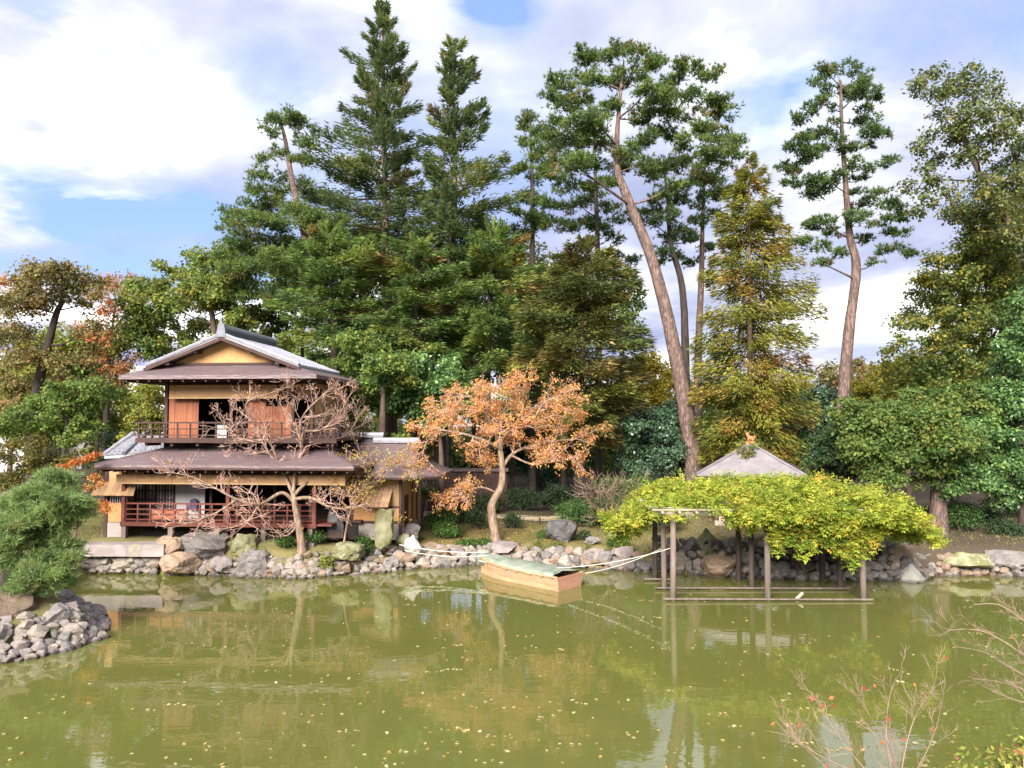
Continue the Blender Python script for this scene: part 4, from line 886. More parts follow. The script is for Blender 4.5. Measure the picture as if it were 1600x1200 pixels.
# low bamboo rails along the path
def low_fence(pts, label, h=0.28):
    o = (pts[0][0], pts[0][1], 0); f = empty('low_bamboo_fence', o, label, 'fence', 'bamboo rails along the path')
    for i, (x, y) in enumerate(pts):
        z = gz(x, y); m = MB(); m.tube([(x, y, z - 0.1), (x, y, z + h + 0.05)], 0.04, 6); m.build('stake', 'wood_dark', f, origin=o)
        if i:
            x0, y0 = pts[i - 1]; m = MB(); m.tube([(x0, y0, gz(x0, y0) + h), (x, y, z + h)], 0.03, 6); m.build('rail', 'bamboo_tan', f, origin=o)
low_fence([(-1.2, 34.0), (0.0, 33.7), (1.2, 33.5), (2.2, 33.5)], 'low bamboo rail beside the path left of the dark lawn boulder')
low_fence([(3.4, 33.2), (4.7, 33.3), (5.9, 33.5), (7.0, 33.2)], 'low bamboo rail beside the path right of the dark lawn boulder')

def board_fence(px0, px1, pyt, Y, label, h):
    a = at(px0, pyt, Y); b = at(px1, pyt, Y); o = (a.x, Y, 0); f = empty('board_fence', o, label, 'fence'); n = int((b.x - a.x) / 0.28)
    for i in range(n):
        x = a.x + i * 0.28; m = MB(); z0 = gz(x, Y) - 0.05; m.box(x, x + 0.265, Y + 0.01 * (i % 2), Y + 0.03 + 0.01 * (i % 2), z0, z0 + h); m.build('board', 'wood_dark', f, origin=o)
    for z in (0.4, h - 0.2):
        m = MB(); m.box(a.x, a.x + n * 0.28, Y + 0.045, Y + 0.1, gz(a.x, Y) + z, gz(a.x, Y) + z + 0.08); m.build('fence_rail', 'wood_dark', f, origin=o)
    m = MB(); zt = gz(a.x, Y) + h - 0.03; m.slab([(a.x - 0.05, Y - 0.15, zt), (a.x + n * 0.28 + 0.05, Y - 0.15, zt), (a.x + n * 0.28 + 0.05, Y + 0.06, zt + 0.12), (a.x - 0.05, Y + 0.06, zt + 0.12)], 0.03); m.build('coping', 'roof_bark', f, origin=o)
board_fence(668, 800, 745, 38.0, 'dark brown board fence behind the orange maple', 2.0)

def far_building():
    c = at(205, 590, 62.0); o = (c.x, 62.0, 0)
    b = empty('apartment_building', o, 'pale grey building glimpsed through the trees left of the tea house', 'building')
    m = MB(); m.box(c.x - 9, c.x + 7, 62, 70, 0.5, at(205, 572, 62).z); m.build('wall', 'concrete', b, origin=o)
    for fl in range(3):
        for k in range(7):
            x = c.x - 8.2 + k * 2.2; z = at(205, 628, 62).z - 3.0 * fl + 0.4
            m = MB(); m.box(x, x + 1.3, 61.93, 61.99, z, z + 1.4); w = m.build('window', 'window_far', b, origin=o)
            m = MB(); m.box(x - 0.08, x + 1.38, 61.86, 61.925, z - 0.1, z - 0.004); m.build('sill', 'paper_white', w, origin=o)
    m = MB(); m.box(c.x - 9.1, c.x + 7.1, 61.6, 62, at(205, 640, 62).z, at(205, 630, 62).z); m.build('balcony_slab', 'paper_white', b, origin=o)
    c2 = at(20, 575, 58); o2 = (c2.x, 58, 0)
    b = empty('white_building', o2, 'white house corner glimpsed low through the leaning tree at the picture edge', 'building')
    m = MB(); m.box(c2.x - 7, c2.x + 1.6, 58, 64, 0.5, at(20, 556, 58).z); m.build('wall', 'concrete', b, origin=o2)
    m = MB(); z = at(20, 556, 58).z; m.slab([(c2.x - 7.2, 57.8, z + 0.2), (c2.x + 1.8, 57.8, z + 0.2), (c2.x + 1.8, 64, z + 0.2), (c2.x - 7.2, 64, z + 0.2)], 0.2); m.build('roof', 'concrete', b, origin=o2)
    for k in range(3):
        for q in range(2):
            m = MB(); x = c2.x - 6.2 + k * 2.6; m.box(x, x + 1.4, 57.93, 57.99, z - 2.2 - 3 * q, z - 0.9 - 3 * q); m.build('window', 'window_far', b, origin=o2)
far_building()
# ------------------------------------------------------------------ trees
def limb_to(mb, trunk, rads, c, r0=None, nodes=None):
    """a limb from the trunk, or from a limb already grown, to a clump centre"""
    cand = [(p, r) for p, r in zip(trunk[:-1], rads[:-1])] + (nodes or [])
    best, a, ra = 1e9, cand[0][0], cand[0][1]
    for p, r in cand:
        hd = math.hypot(c.x - p.x, c.y - p.y); drop = c.z - p.z
        k = hd + abs(drop - 0.3 * hd) * 0.9 + (2.0 if drop < -0.25 else 0)
        if k < best: best, a, ra = k, p, r
    ln = (c - a).length; rb = min(ra * 0.6, 0.018 + 0.02 * ln) if r0 is None else r0
    mid = a.lerp(c, 0.5) + Vector((random.uniform(-0.14, 0.14), random.uniform(-0.14, 0.14), random.uniform(-0.2, 0.05))) * ln
    pts = bez(a, mid, c, 5); rr = [rb * (1 - 0.72 * i / 5) for i in range(6)]; mb.tube(pts, rr, 5, cap=False)
    if nodes is not None: nodes += [(pts[i], rr[i]) for i in (2, 3, 4)]
    return pts, rb
def trunk_line(pts_px, Y, ground=True, dys=None):
    P = [at(x, y, Y + (dys[i] if dys else 0)) for i, (x, y) in enumerate(pts_px)]
    if ground:
        z = gz(P[0].x, P[0].y); f = P[0].copy(); f.z = z - 0.15
        if P[0].z > z + 0.2: P = [f] + P
        else: P[0].z = z - 0.15
    return smooth_line(P, 5)
def taper(n, r0, r1, flare=1.25):
    return [(r0 + (r1 - r0) * i / (n - 1)) * (flare if i == 0 else (1 + (flare - 1) * 0.3 if i == 1 else 1)) for i in range(n)]

def clump_tree(name, label, cat, Y, trunk_px, r0, clumps_px, L, pal, style='broad', dens=1.0, flat=0.7, bark='bark_brown', mat='leaf', spread=1.0, group=None, r1=0.05, extra=0.6, lw=0.6, up=0.7, sub=0.3, dup=0.6, nwidth=0.03, crown='crown', upb=0.55, limbs=True):
    T = trunk_line(trunk_px, Y); org = T[0].copy(); root = empty(name, org, label, cat, group); rr = taper(len(T), r0, r1)
    tm = MB(); tm.tube(T, rr, 10, rough=0.05); cl = []; nodes = []
    def near(c):
        q = at(c[0], c[1], Y); return min((q - t).length for t in T)
    for c in sorted(clumps_px, key=near):
        px, py, rp = c[:3]; r = rp * Y / FPX * (1.18 if style == 'needle' else 1.08); dy = c[3] if len(c) > 3 else random.uniform(-spread, spread) * 1.0
        p = at(px, py, Y + dy); cl.append((p, r))
        if limbs:
            pts, rb = limb_to(tm, T, rr, p, None, nodes)
            for _ in range(2):                        # twigs inside the clump
                q = p + Vector((random.uniform(-1, 1), random.uniform(-1, 1), random.uniform(-0.2, 0.7))) * r * 0.7
                tm.tube(bez(pts[3], pts[4].lerp(q, 0.4), q, 3), [rb * 0.3, rb * 0.24, rb * 0.18, rb * 0.1], 4, cap=False)
        if random.random() < dup:                     # depth: clumps further round the crown
            q = p + Vector((random.uniform(-0.8, 0.8) * r, random.choice((-1, 1)) * random.uniform(0.8, 1.8) * r, random.uniform(-0.4, 0.3) * r)); cl.append((q, r * random.uniform(0.7, 0.95)))
    tm.build('trunk', bark, root, origin=org, smooth=True)
    if style == 'broad': V, C = broad_leaves(cl, L, pal, dens, flat, lw, sub, up); k = 4
    else: V, C = needle_tufts(cl, L, pal, dens, flat, nwidth, upb=upb); k = 3
    np_mesh(crown, V, k, C, mat, root, org); return root

def blob(px, py, rx, ry, n, r=(0.28, 0.5), seed=0):
    """n clumps filling an oval in the picture plane, bigger inside"""
    g = random.Random(seed + int(px * 7 + py)); out = []
    for i in range(n):
        a = i * 2.399963 + g.uniform(-0.3, 0.3); d = math.sqrt((i + 0.5) / n) * 0.86
        out.append((px + rx * d * math.cos(a) + g.uniform(-0.06, 0.06) * rx, py + ry * d * math.sin(a), min(rx, ry) * g.uniform(*r)))
    return out

def conifer(name, label, Y, trunk_px, r0, profile, pal, up_top=0.45, up_low=-0.05, step=0.42, L=0.36, dens=1.0, bark='bark_brown', droop=0.0, cat='tree', gap=0.12, w=0.34, group=None, perwhorl=5, start=0.2, vary=(0.62, 1.08), fluff=1.0):
    """trunk_px bottom to top; profile: (py, left px, right px) from the top down"""
    T = trunk_line(trunk_px, Y); org = T[0].copy(); root = empty(name, org, label, cat, group); rr = taper(len(T), r0, 0.03)
    tm = MB(); tm.tube(T, rr, 9, rough=0.05)
    zs = [p.z for p in T]; prof = [(at(800, py, Y).z, at(l, py, Y).x, at(r_, py, Y).x) for py, l, r_ in profile]
    def ext(z):
        for (z1, l1, r1_), (z0, l0, r0_) in zip(prof, prof[1:]):
            if z0 <= z <= z1: t = (z1 - z) / (z1 - z0); return l1 + (l0 - l1) * t, r1_ + (r0_ - r1_) * t
        return None
    def axis(z):
        for p, q in zip(T, T[1:]):
            if p.z <= z <= q.z: return p.lerp(q, (z - p.z) / max(1e-6, q.z - p.z))
        return T[-1]
    PP, AA, BB, LL, WW, gi, g = [], [], [], [], [], [], 0
    z = prof[0][0]; zb = prof[-1][0]
    while z > zb:
        e = ext(z); c = axis(min(z, T[-1].z))
        if e is None: z -= step; continue
        f = (z - zb) / (prof[0][0] - zb); a0 = random.uniform(0, 6.28)
        for k in range(perwhorl):
            if random.random() < gap: continue
            az = a0 + k * 2 * math.pi / perwhorl + random.uniform(-0.35, 0.35); ca, sa = math.cos(az), math.sin(az)
            lx = (e[1] - c.x) if ca > 0 else (c.x - e[0]); lm = 0.5 * ((e[1] - c.x) + (c.x - e[0])); ln = abs(ca) * lx + (1 - abs(ca)) * lm
            ln = max(0.25, ln * random.uniform(*vary)); rise = (up_low + (up_top - up_low) * f ** 1.3) * ln * random.uniform(0.7, 1.3)
            s = c + Vector((0, 0, -rise * 0.8 + random.uniform(-0.2, 0.2))); tip = Vector((c.x + ca * ln, c.y + sa * ln, z + rise * 0.25 - droop * ln + random.uniform(-0.15, 0.15)))
            mid = s.lerp(tip, 0.55) + Vector((0, 0, -0.08 * ln)); n = 5; bp = bez(s, mid, tip, n)
            rb = 0.012 + 0.011 * ln; tm.tube(bp, [rb * (1 - 0.75 * i / n) for i in range(n + 1)], 4, cap=False)
            m = int(dens * ln * 175 + 40); t = start + (1 - start) * RNG.random(m) ** 0.8
            B0 = np.array([tuple(p) for p in bp]); ti = np.clip(t * n, 0, n - 1e-3); ii = ti.astype(int); fr = (ti - ii)[:, None]
            P = B0[ii] * (1 - fr) + B0[ii + 1] * fr; d = unit(B0[ii + 1] - B0[ii])
            side = np.stack([-d[:, 1], d[:, 0], np.zeros(m)], 1) * np.where(RNG.random(m) < 0.5, 1, -1)[:, None]
            wloc = ln * w * (1.05 - t) ** 0.6
            P = P + side * (RNG.random(m) * wloc)[:, None] + np.stack([np.zeros(m), np.zeros(m), RNG.normal(-0.02, fluff * (0.09 + 0.045 * ln), m)], 1)
            A = unit(d * 0.9 + side * RNG.uniform(0.1, 0.9, (m, 1)) + RNG.normal(0, 0.22, (m, 3)) + np.array([0, 0, -0.12 - droop * 0.6]))
            Bn = unit(np.cross(A, unit(np.array([0, 0, 1.0]) + RNG.normal(0, 0.45, (m, 3)))))
            l = 0.74 * L * RNG.uniform(0.6, 1.3, m); PP.append(P); AA.append(A); BB.append(Bn); LL.append(l); WW.append(l * RNG.uniform(0.2, 0.42, m)); gi.append(np.full(m, g)); g += 1
        z -= step * random.uniform(0.7, 1.25)
    tm.build('trunk', bark, root, origin=org, smooth=True)
    P, A, B, l, wd, gi = map(np.concatenate, (PP, AA, BB, LL, WW, gi))
    V = np.stack([P - B * wd[:, None] * 0.5, P + B * wd[:, None] * 0.5, P + A * l[:, None]], 1).reshape(-1, 3)
    np_mesh('crown', V, 3, palette_cols(len(P), pal, group=gi), 'needle', root, org); return root

# palettes (weight, albedo)
PINE = [(3, (0.123, 0.189, 0.055)), (2, (0.181, 0.254, 0.062)), (1.5, (0.08, 0.131, 0.05)), (0.5, (0.246, 0.203, 0.083))]
PINE_D = [(3, (0.093, 0.155, 0.056)), (2, (0.139, 0.217, 0.062)), (1, (0.062, 0.105, 0.047)), (0.4, (0.217, 0.155, 0.074))]
FIR = [(3, (0.125, 0.18, 0.075)), (2, (0.18, 0.235, 0.085)), (1, (0.09, 0.13, 0.065)), (0.5, (0.26, 0.22, 0.10)), (0.5, (0.30, 0.32, 0.09))]
CEDAR = [(3, (0.215, 0.31, 0.085)), (2, (0.15, 0.245, 0.08)), (1.5, (0.32, 0.36, 0.09)), (0.4, (0.36, 0.25, 0.09)), (1, (0.11, 0.18, 0.07))]
HINOKI = [(3, (0.305, 0.299, 0.056)), (2, (0.221, 0.247, 0.049)), (1.2, (0.377, 0.26, 0.068)), (0.25, (0.364, 0.163, 0.056)), (1, (0.156, 0.195, 0.049))]
BROAD = [(3, (0.142, 0.223, 0.054)), (2, (0.203, 0.277, 0.062)), (1.5, (0.095, 0.162, 0.049)), (0.7, (0.297, 0.297, 0.064))]
BROAD_Y = [(3, (0.225, 0.263, 0.05)), (2, (0.306, 0.312, 0.057)), (1.5, (0.156, 0.213, 0.05)), (0.8, (0.413, 0.312, 0.059))]
BROAD_D = [(3, (0.063, 0.12, 0.068)), (2, (0.093, 0.158, 0.078)), (1, (0.042, 0.083, 0.054))]
GLOSS = [(3, (0.1, 0.2, 0.059)), (2, (0.156, 0.256, 0.069)), (1.5, (0.065, 0.14, 0.055))]
YELLOW = [(3, (0.50, 0.42, 0.05)), (2, (0.38, 0.34, 0.05)), (1, (0.58, 0.44, 0.05))]
OLIVE = [(3, (0.24, 0.216, 0.08)), (2, (0.288, 0.216, 0.085)), (1.5, (0.162, 0.174, 0.063)), (1, (0.348, 0.21, 0.08))]
RUST = [(3, (0.42, 0.19, 0.07)), (2, (0.35, 0.17, 0.07)), (1, (0.48, 0.24, 0.08)), (0.7, (0.45, 0.12, 0.07))]
ORANGE = [(3, (0.70, 0.34, 0.11)), (2, (0.68, 0.40, 0.13)), (1.6, (0.62, 0.28, 0.15)), (1, (0.72, 0.46, 0.13)), (0.35, (0.58, 0.15, 0.08))]
WISTERIA = [(3, (0.358, 0.414, 0.056)), (2, (0.269, 0.347, 0.05)), (1.6, (0.47, 0.47, 0.067)), (0.3, (0.538, 0.37, 0.067)), (1, (0.185, 0.263, 0.045))]

# ---- tall firs
conifer('fir_tree', 'tallest dark fir rising to the top of the sky left of centre', 42, [(612, 700), (610, 560), (604, 420), (601, 290), (599, 150), (598, 12)], 0.42,
        [(8, 592, 606), (45, 570, 625), (80, 540, 650), (100, 535, 668), (125, 555, 650), (150, 560, 640), (172, 525, 690), (200, 478, 672), (230, 484, 668), (280, 470, 668), (320, 470, 675), (360, 470, 675), (400, 510, 660), (430, 540, 650)], FIR, 0.75, 0.02, 0.50, 0.40, 0.8, 'bark_brown', gap=0.2, vary=(0.42, 1.2), w=0.33, perwhorl=5, fluff=0.75)
conifer('fir_tree', 'second dark fir with a thin wispy top right of the tallest', 40.5, [(688, 700), (690, 560), (703, 430), (710, 300), (709, 180), (704, 66)], 0.40,
        [(66, 698, 712), (85, 685, 745), (110, 680, 745), (140, 690, 738), (165, 664, 772), (190, 650, 800), (230, 640, 800), (280, 632, 812), (330, 635, 805), (370, 640, 800), (410, 650, 780), (440, 665, 750)], FIR, 0.7, 0.05, 0.50, 0.40, 0.78, 'bark_brown', gap=0.22, vary=(0.42, 1.2), w=0.33, perwhorl=5, fluff=0.75)
# ---- layered cedars in the middle
conifer('cedar_tree', 'broad layered yellow-green cedar right behind the tea house roof', 37, [(520, 700), (522, 560), (518, 460), (512, 372)], 0.32,
        [(352, 500, 545), (362, 462, 590), (400, 440, 615), (430, 430, 630), (480, 425, 640), (540, 440, 650), (600, 450, 650), (640, 470, 640)], CEDAR, 0.2, -0.05, 0.42, 0.36, 1.0, 'bark_brown', 0.05, vary=(0.4, 1.15), gap=0.2, fluff=0.6)
conifer('cedar_tree', 'dense green cedar between the two tall fir trunks', 38, [(645, 700), (648, 600), (650, 480), (655, 385)], 0.30,
        [(368, 640, 680), (378, 600, 715), (415, 580, 730), (450, 570, 735), (520, 570, 740), (590, 570, 740), (650, 580, 730)], CEDAR, 0.2, -0.05, 0.42, 0.36, 1.0, 'bark_brown', 0.06, vary=(0.4, 1.15), gap=0.2, fluff=0.6)
conifer('cedar_tree', 'olive cedar behind the top of the orange maple', 39, [(760, 700), (762, 560), (765, 460), (770, 375)], 0.30,
        [(345, 750, 790), (356, 715, 840), (400, 700, 860), (450, 690, 865), (520, 690, 870), (590, 700, 870), (650, 710, 860)], CEDAR, 0.2, -0.05, 0.42, 0.36, 1.0, 'bark_brown', 0.05, vary=(0.4, 1.15), gap=0.2, fluff=0.6)
conifer('cedar_tree', 'wide dark brownish cedar with sweeping layered boughs beside the leaning pine', 36, [(905, 760), (908, 640), (912, 500), (918, 392)], 0.36,
        [(378, 890, 935), (390, 840, 965), (420, 815, 985), (450, 800, 995), (490, 800, 1005), (540, 790, 1020), (580, 800, 1030), (620, 830, 1010), (660, 850, 990), (690, 860, 970)],
        [(3, (0.19, 0.21, 0.06)), (2, (0.12, 0.165, 0.058)), (1.5, (0.29, 0.22, 0.08)), (1, (0.28, 0.29, 0.065)), (1, (0.14, 0.12, 0.06))], 0.1, -0.02, 0.42, 0.38, 1.15, 'bark_dark', 0.06, w=0.4, vary=(0.45, 1.12), fluff=0.7)
conifer('cypress_tree', 'tall conical golden-green cypress behind the grey pavilion', 34.5, [(1172, 770), (1172, 600), (1171, 430), (1170, 250)], 0.24,
        [(245, 1162, 1180), (280, 1135, 1200), (320, 1118, 1215), (360, 1112, 1250), (400, 1100, 1265), (450, 1095, 1275), (520, 1085, 1270), (580, 1075, 1290), (640, 1075, 1270), (700, 1085, 1245), (735, 1100, 1230)], HINOKI, 0.15, -0.12, 0.34, 0.32, 1.0, 'bark_pale', 0.16, gap=0.2, w=0.36, vary=(0.45, 1.15))

# ---- pines
clump_tree('pine_tree', 'tall pine with a narrow tufted top above the left trees', 'tree', 39, [(545, 690), (520, 500), (482, 390), (458, 290), (446, 220), (436, 182)], 0.34,
    [(428, 186, 18), (450, 178, 15), (470, 196, 18), (424, 206, 16), (478, 222, 14), (433, 236, 13), (470, 250, 15), (412, 250, 17), (430, 275, 20), (450, 296, 16), (408, 298, 17), (480, 290, 18), (425, 312, 24), (398, 325, 26), (365, 335, 20),
     (352, 352, 16), (385, 352, 28), (430, 345, 30), (465, 335, 28), (495, 345, 26), (370, 378, 26), (410, 385, 34), (455, 378, 32), (500, 385, 30), (360, 408, 26), (395, 420, 30), (440, 420, 30), (350, 440, 24), (390, 455, 26), (430, 465, 28), (530, 350, 26), (545, 390, 28), (480, 440, 30)],
    0.2, PINE, 'needle', 1.1, 0.6, 'bark_pine', 'needle', 1.6, nwidth=0.036)
clump_tree('pine_tree', 'great leaning pine with bare pinkish trunk and broad crown', 'tree', 36, [(1086, 790), (1083, 715), (1066, 610), (1046, 510), (1020, 410), (985, 320), (966, 270), (964, 215), (970, 140), (975, 95)], 0.46,
    [(970, 78, 20), (945, 92, 20), (918, 96, 20), (998, 86, 18), (905, 118, 18), (930, 125, 22), (965, 128, 22), (1030, 100, 20), (1060, 104, 20), (1088, 110, 18), (1112, 118, 18), (1000, 120, 18), (868, 128, 20), (884, 140, 18), (855, 150, 14),
     (880, 165, 22), (905, 155, 20), (1015, 140, 20), (1050, 135, 22), (1120, 160, 22), (1132, 178, 20), (1085, 150, 22), (1030, 170, 26), (1065, 175, 26), (1100, 195, 24), (1125, 210, 20), (925, 180, 24), (900, 195, 22), (870, 190, 18), (960, 165, 18),
     (860, 215, 22), (838, 235, 20), (885, 225, 24), (915, 218, 20), (1000, 185, 24), (1045, 205, 24), (1000, 225, 18), (1080, 230, 24), (1115, 245, 22), (940, 225, 20), (975, 240, 20), (1145, 225, 18), (1150, 238, 14), (1060, 255, 28), (1095, 275, 24), (1030, 265, 22),
     (870, 250, 20), (900, 260, 24), (930, 258, 18), (965, 265, 20), (1005, 255, 18), (850, 270, 18), (880, 290, 20), (950, 285, 16), (1050, 290, 16), (920, 290, 16)],
    0.2, PINE, 'needle', 1.6, 0.62, 'bark_pine', 'needle', 2.2, r1=0.03, nwidth=0.036, dup=0.45)
clump_tree('pine_tree', 'slim pine behind the wide cedar left of the leaning pine', 'tree', 43, [(935, 720), (935, 500), (933, 360), (930, 270), (928, 200)], 0.27,
    [(925, 300, 18), (905, 318, 18), (950, 322, 16), (880, 325, 18), (860, 318, 16), (965, 340, 14), (910, 345, 18), (935, 350, 18), (885, 352, 18), (955, 372, 16), (915, 378, 16), (985, 330, 14), (850, 345, 16), (935, 405, 18), (968, 400, 15), (905, 410, 18), (990, 405, 12)], 0.2, PINE_D, 'needle', 1.1, 0.55, 'bark_dark', 'needle', 1.3, nwidth=0.038)
clump_tree('pine_tree', 'thin pine between the second fir and the leaning pine crown', 'tree', 43, [(832, 700), (832, 450), (832, 320), (830, 230), (828, 180)], 0.22,
    [(826, 182, 17), (838, 205, 15), (815, 195, 13), (822, 225, 16), (842, 245, 14), (812, 262, 14), (835, 278, 16), (820, 305, 18), (845, 315, 15), (830, 335, 20), (805, 330, 14), (850, 350, 16), (818, 360, 18)], 0.2, PINE, 'needle', 1.25, 0.6, 'bark_dark', 'needle', 0.9, nwidth=0.038)
clump_tree('pine_tree', 'dark forked pine trunk just right of the leaning trunk', 'tree', 40, [(1072, 720), (1071, 560), (1066, 450), (1048, 380), (1044, 320), (1038, 270)], 0.30,
    [(1040, 300, 17), (1056, 315, 15), (1028, 325, 15), (1050, 338, 18), (1025, 350, 12), (1062, 360, 15), (1045, 372, 17), (1080, 375, 14), (1035, 392, 16), (1030, 408, 14), (1058, 400, 14), (1095, 345, 14), (1000, 345, 13), (1010, 332, 12)], 0.2, PINE_D, 'needle', 1.2, 0.55, 'bark_dark', 'needle', 1.0, nwidth=0.038)
clump_tree('pine_tree', 'pale straight pine trunk between the forked pine and the cypress', 'tree', 41, [(1090, 720), (1091, 560), (1096, 430), (1098, 340), (1102, 250)], 0.30,
    [(1100, 262, 20), (1118, 280, 18), (1085, 285, 18), (1108, 305, 18), (1125, 308, 14), (1090, 318, 15), (1118, 335, 14), (1108, 385, 12), (1085, 405, 12), (1112, 425, 10), (1105, 235, 20), (1130, 262, 15)], 0.2, PINE_D, 'needle', 1.1, 0.6, 'bark_pine', 'needle', 1.0, nwidth=0.038)
clump_tree('pine_tree', 'tall slender pine standing apart against the sky at right', 'tree', 34.5, [(1308, 760), (1316, 640), (1326, 520), (1338, 420), (1328, 370), (1322, 300), (1316, 210), (1313, 125)], 0.34,
    [(1285, 108, 15), (1305, 108, 14), (1330, 106, 15), (1350, 115, 13), (1278, 128, 15), (1298, 140, 13), (1345, 138, 15), (1320, 145, 18), (1362, 145, 15), (1370, 155, 13), (1265, 170, 14), (1250, 185, 15), (1280, 160, 13), (1300, 168, 10), (1350, 172, 14), (1358, 188, 15), (1340, 192, 12), (1368, 205, 17), (1382, 208, 12), (1305, 190, 10),
     (1285, 210, 18), (1262, 212, 15), (1308, 216, 14), (1242, 228, 15), (1258, 236, 16), (1320, 232, 15), (1275, 230, 14), (1270, 248, 13), (1330, 255, 14), (1362, 225, 10), (1355, 262, 10), (1385, 255, 14), (1395, 250, 8), (1222, 262, 14), (1240, 262, 14), (1255, 285, 16), (1235, 285, 13), (1280, 290, 18), (1265, 305, 14), (1300, 285, 14), (1340, 282, 12), (1335, 300, 14),
     (1370, 300, 14), (1352, 315, 14), (1385, 318, 15), (1400, 325, 14), (1345, 340, 20), (1375, 345, 15), (1405, 340, 12), (1288, 345, 15), (1270, 355, 13), (1262, 375, 14), (1300, 365, 14), (1285, 385, 14), (1395, 365, 15), (1412, 362, 10), (1380, 390, 13), (1400, 385, 11), (1350, 375, 14), (1310, 395, 14), (1420, 395, 10), (1280, 410, 10), (1365, 410, 9)],
    0.19, PINE_D, 'needle', 1.5, 0.55, 'bark_pine', 'needle', 1.1, r1=0.05, nwidth=0.035, dup=0.3)

# ---- left broadleaf trees
clump_tree('camphor_tree', 'mid-green camphor tree whose canopy rises left of the tea house roof', 'tree', 41, [(345, 660), (340, 560), (330, 480), (325, 420)], 0.36,
    blob(345, 430, 62, 48, 9) + blob(285, 455, 55, 40, 9) + blob(235, 480, 42, 48, 8) + blob(270, 520, 60, 34, 8) + blob(350, 500, 60, 44, 8) + blob(415, 520, 50, 50, 7) + [(235, 545, 26), (215, 520, 22), (300, 545, 24), (330, 405, 22), (350, 390, 18), (205, 450, 22), (215, 500, 24), (190, 540, 20)], 0.16, [(3, (0.17, 0.235, 0.055)), (2, (0.25, 0.28, 0.06)), (1.2, (0.11, 0.175, 0.05)), (0.8, (0.33, 0.30, 0.06))], 'broad', 1.25, 0.75, spread=2.0, dup=0.4)
clump_tree('zelkova_tree', 'leaning dark-trunked tree with olive-brown autumn crown at left', 'tree', 37, [(50, 680), (60, 600), (75, 540), (88, 490), (97, 470), (95, 440)], 0.34,
    [(95, 435, 30), (60, 440, 26), (130, 440, 26), (35, 450, 20), (150, 455, 18), (110, 455, 26), (45, 475, 26), (70, 465, 24), (20, 480, 22), (60, 600, 24), (95, 595, 20), (30, 625, 26), (120, 605, 16), (130, 475, 16), (10, 520, 24), (40, 520, 24), (25, 560, 22), (60, 555, 20), (120, 520, 13), (150, 510, 16), (15, 600, 24), (130, 560, 22), (155, 590, 18), (100, 420, 16), (75, 422, 16), (160, 440, 12), (5, 640, 24)], 0.14, OLIVE, 'broad', 0.9, 0.75, 'bark_dark', spread=1.2, dup=0.3)
clump_tree('autumn_tree', 'rust-red autumn tree showing behind the leaning tree at left', 'tree', 45, [(165, 680), (168, 600), (172, 540), (180, 480)], 0.22,
    blob(178, 465, 45, 34, 9) + blob(165, 520, 48, 36, 7) + blob(185, 570, 34, 40, 7) + [(200, 440, 16), (15, 470, 24), (5, 440, 16)], 0.15, RUST, 'broad', 0.55, 0.75, 'bark_dark', spread=1.2, dup=0.2, sub=0.4)
clump_tree('evergreen_tree', 'soft green shrubby tree left of the upper balcony', 'tree', 33, [(235, 740), (232, 690), (228, 650)], 0.10,
    blob(228, 640, 36, 42, 12) + blob(215, 680, 34, 26, 7), 0.11, BROAD_Y, 'broad', 1.2, 0.8, spread=0.8)
clump_tree('evergreen_tree', 'green layered tree above the little pine point at left', 'tree', 32, [(95, 760), (100, 700), (105, 650)], 0.13,
    blob(105, 625, 60, 36, 12) + blob(60, 650, 50, 34, 8) + blob(120, 670, 44, 26, 7) + [(140, 600, 20), (20, 660, 26)], 0.11, BROAD, 'broad', 1.2, 0.7, 'bark_dark', spread=0.9)
clump_tree('maple_tree', 'olive-green maple with orange tips behind the trained pine', 'tree', 27.5, [(60, 800), (58, 760), (50, 720)], 0.08,
    blob(40, 712, 55, 26, 9) + blob(75, 730, 48, 22, 7) + [(20, 745, 20), (110, 712, 13), (60, 690, 16)], 0.085, [(3, (0.12, 0.12, 0.03)), (2, (0.19, 0.15, 0.035)), (1, (0.08, 0.09, 0.025))], 'broad', 1.1, 0.6, 'bark_dark', spread=0.6)
clump_tree('maple_tree', 'small scarlet-orange maple at the left eave of the house', 'tree', 26.6, [(118, 838), (122, 790), (120, 740)], 0.04,
    [(118, 722, 9), (135, 715, 9), (148, 712, 7), (105, 728, 9), (150, 745, 7), (158, 755, 6), (160, 785, 7), (166, 790, 6), (150, 790, 6), (168, 797, 4), (140, 760, 7)], 0.075, [(3, (0.55, 0.16, 0.05)), (2, (0.55, 0.25, 0.06)), (1, (0.30, 0.20, 0.05))], 'broad', 1.2, 0.5, 'bark_brown', spread=0.4, dup=0)

# ---- behind and right of the house
clump_tree('glossy_evergreen', 'bright green glossy-leaved tree between the house and orange maple', 'tree', 34, [(690, 740), (688, 690), (680, 640)], 0.16,
    blob(665, 600, 62, 40, 13) + blob(620, 620, 34, 26, 6) + blob(715, 620, 40, 34, 7) + blob(680, 650, 52, 30, 8) + [(655, 560, 18), (610, 630, 14), (700, 570, 18)], 0.15, GLOSS, 'broad', 1.35, 0.7, 'bark_brown', 'leaf_gloss', 1.2)
clump_tree('oak_tree', 'thick pale trunk with dark foliage right behind the upper balcony', 'tree', 33, [(596, 760), (596, 690), (598, 640), (600, 590)], 0.34,
    [(590, 570, 26), (560, 560, 26), (615, 560, 24), (580, 540, 26), (545, 620, 20), (570, 600, 22), (630, 590, 20), (555, 680, 20), (560, 650, 18), (625, 685, 18), (640, 700, 18)], 0.14, BROAD, 'broad', 1.2, 0.75, 'bark_brown', 'leaf', 1.4)
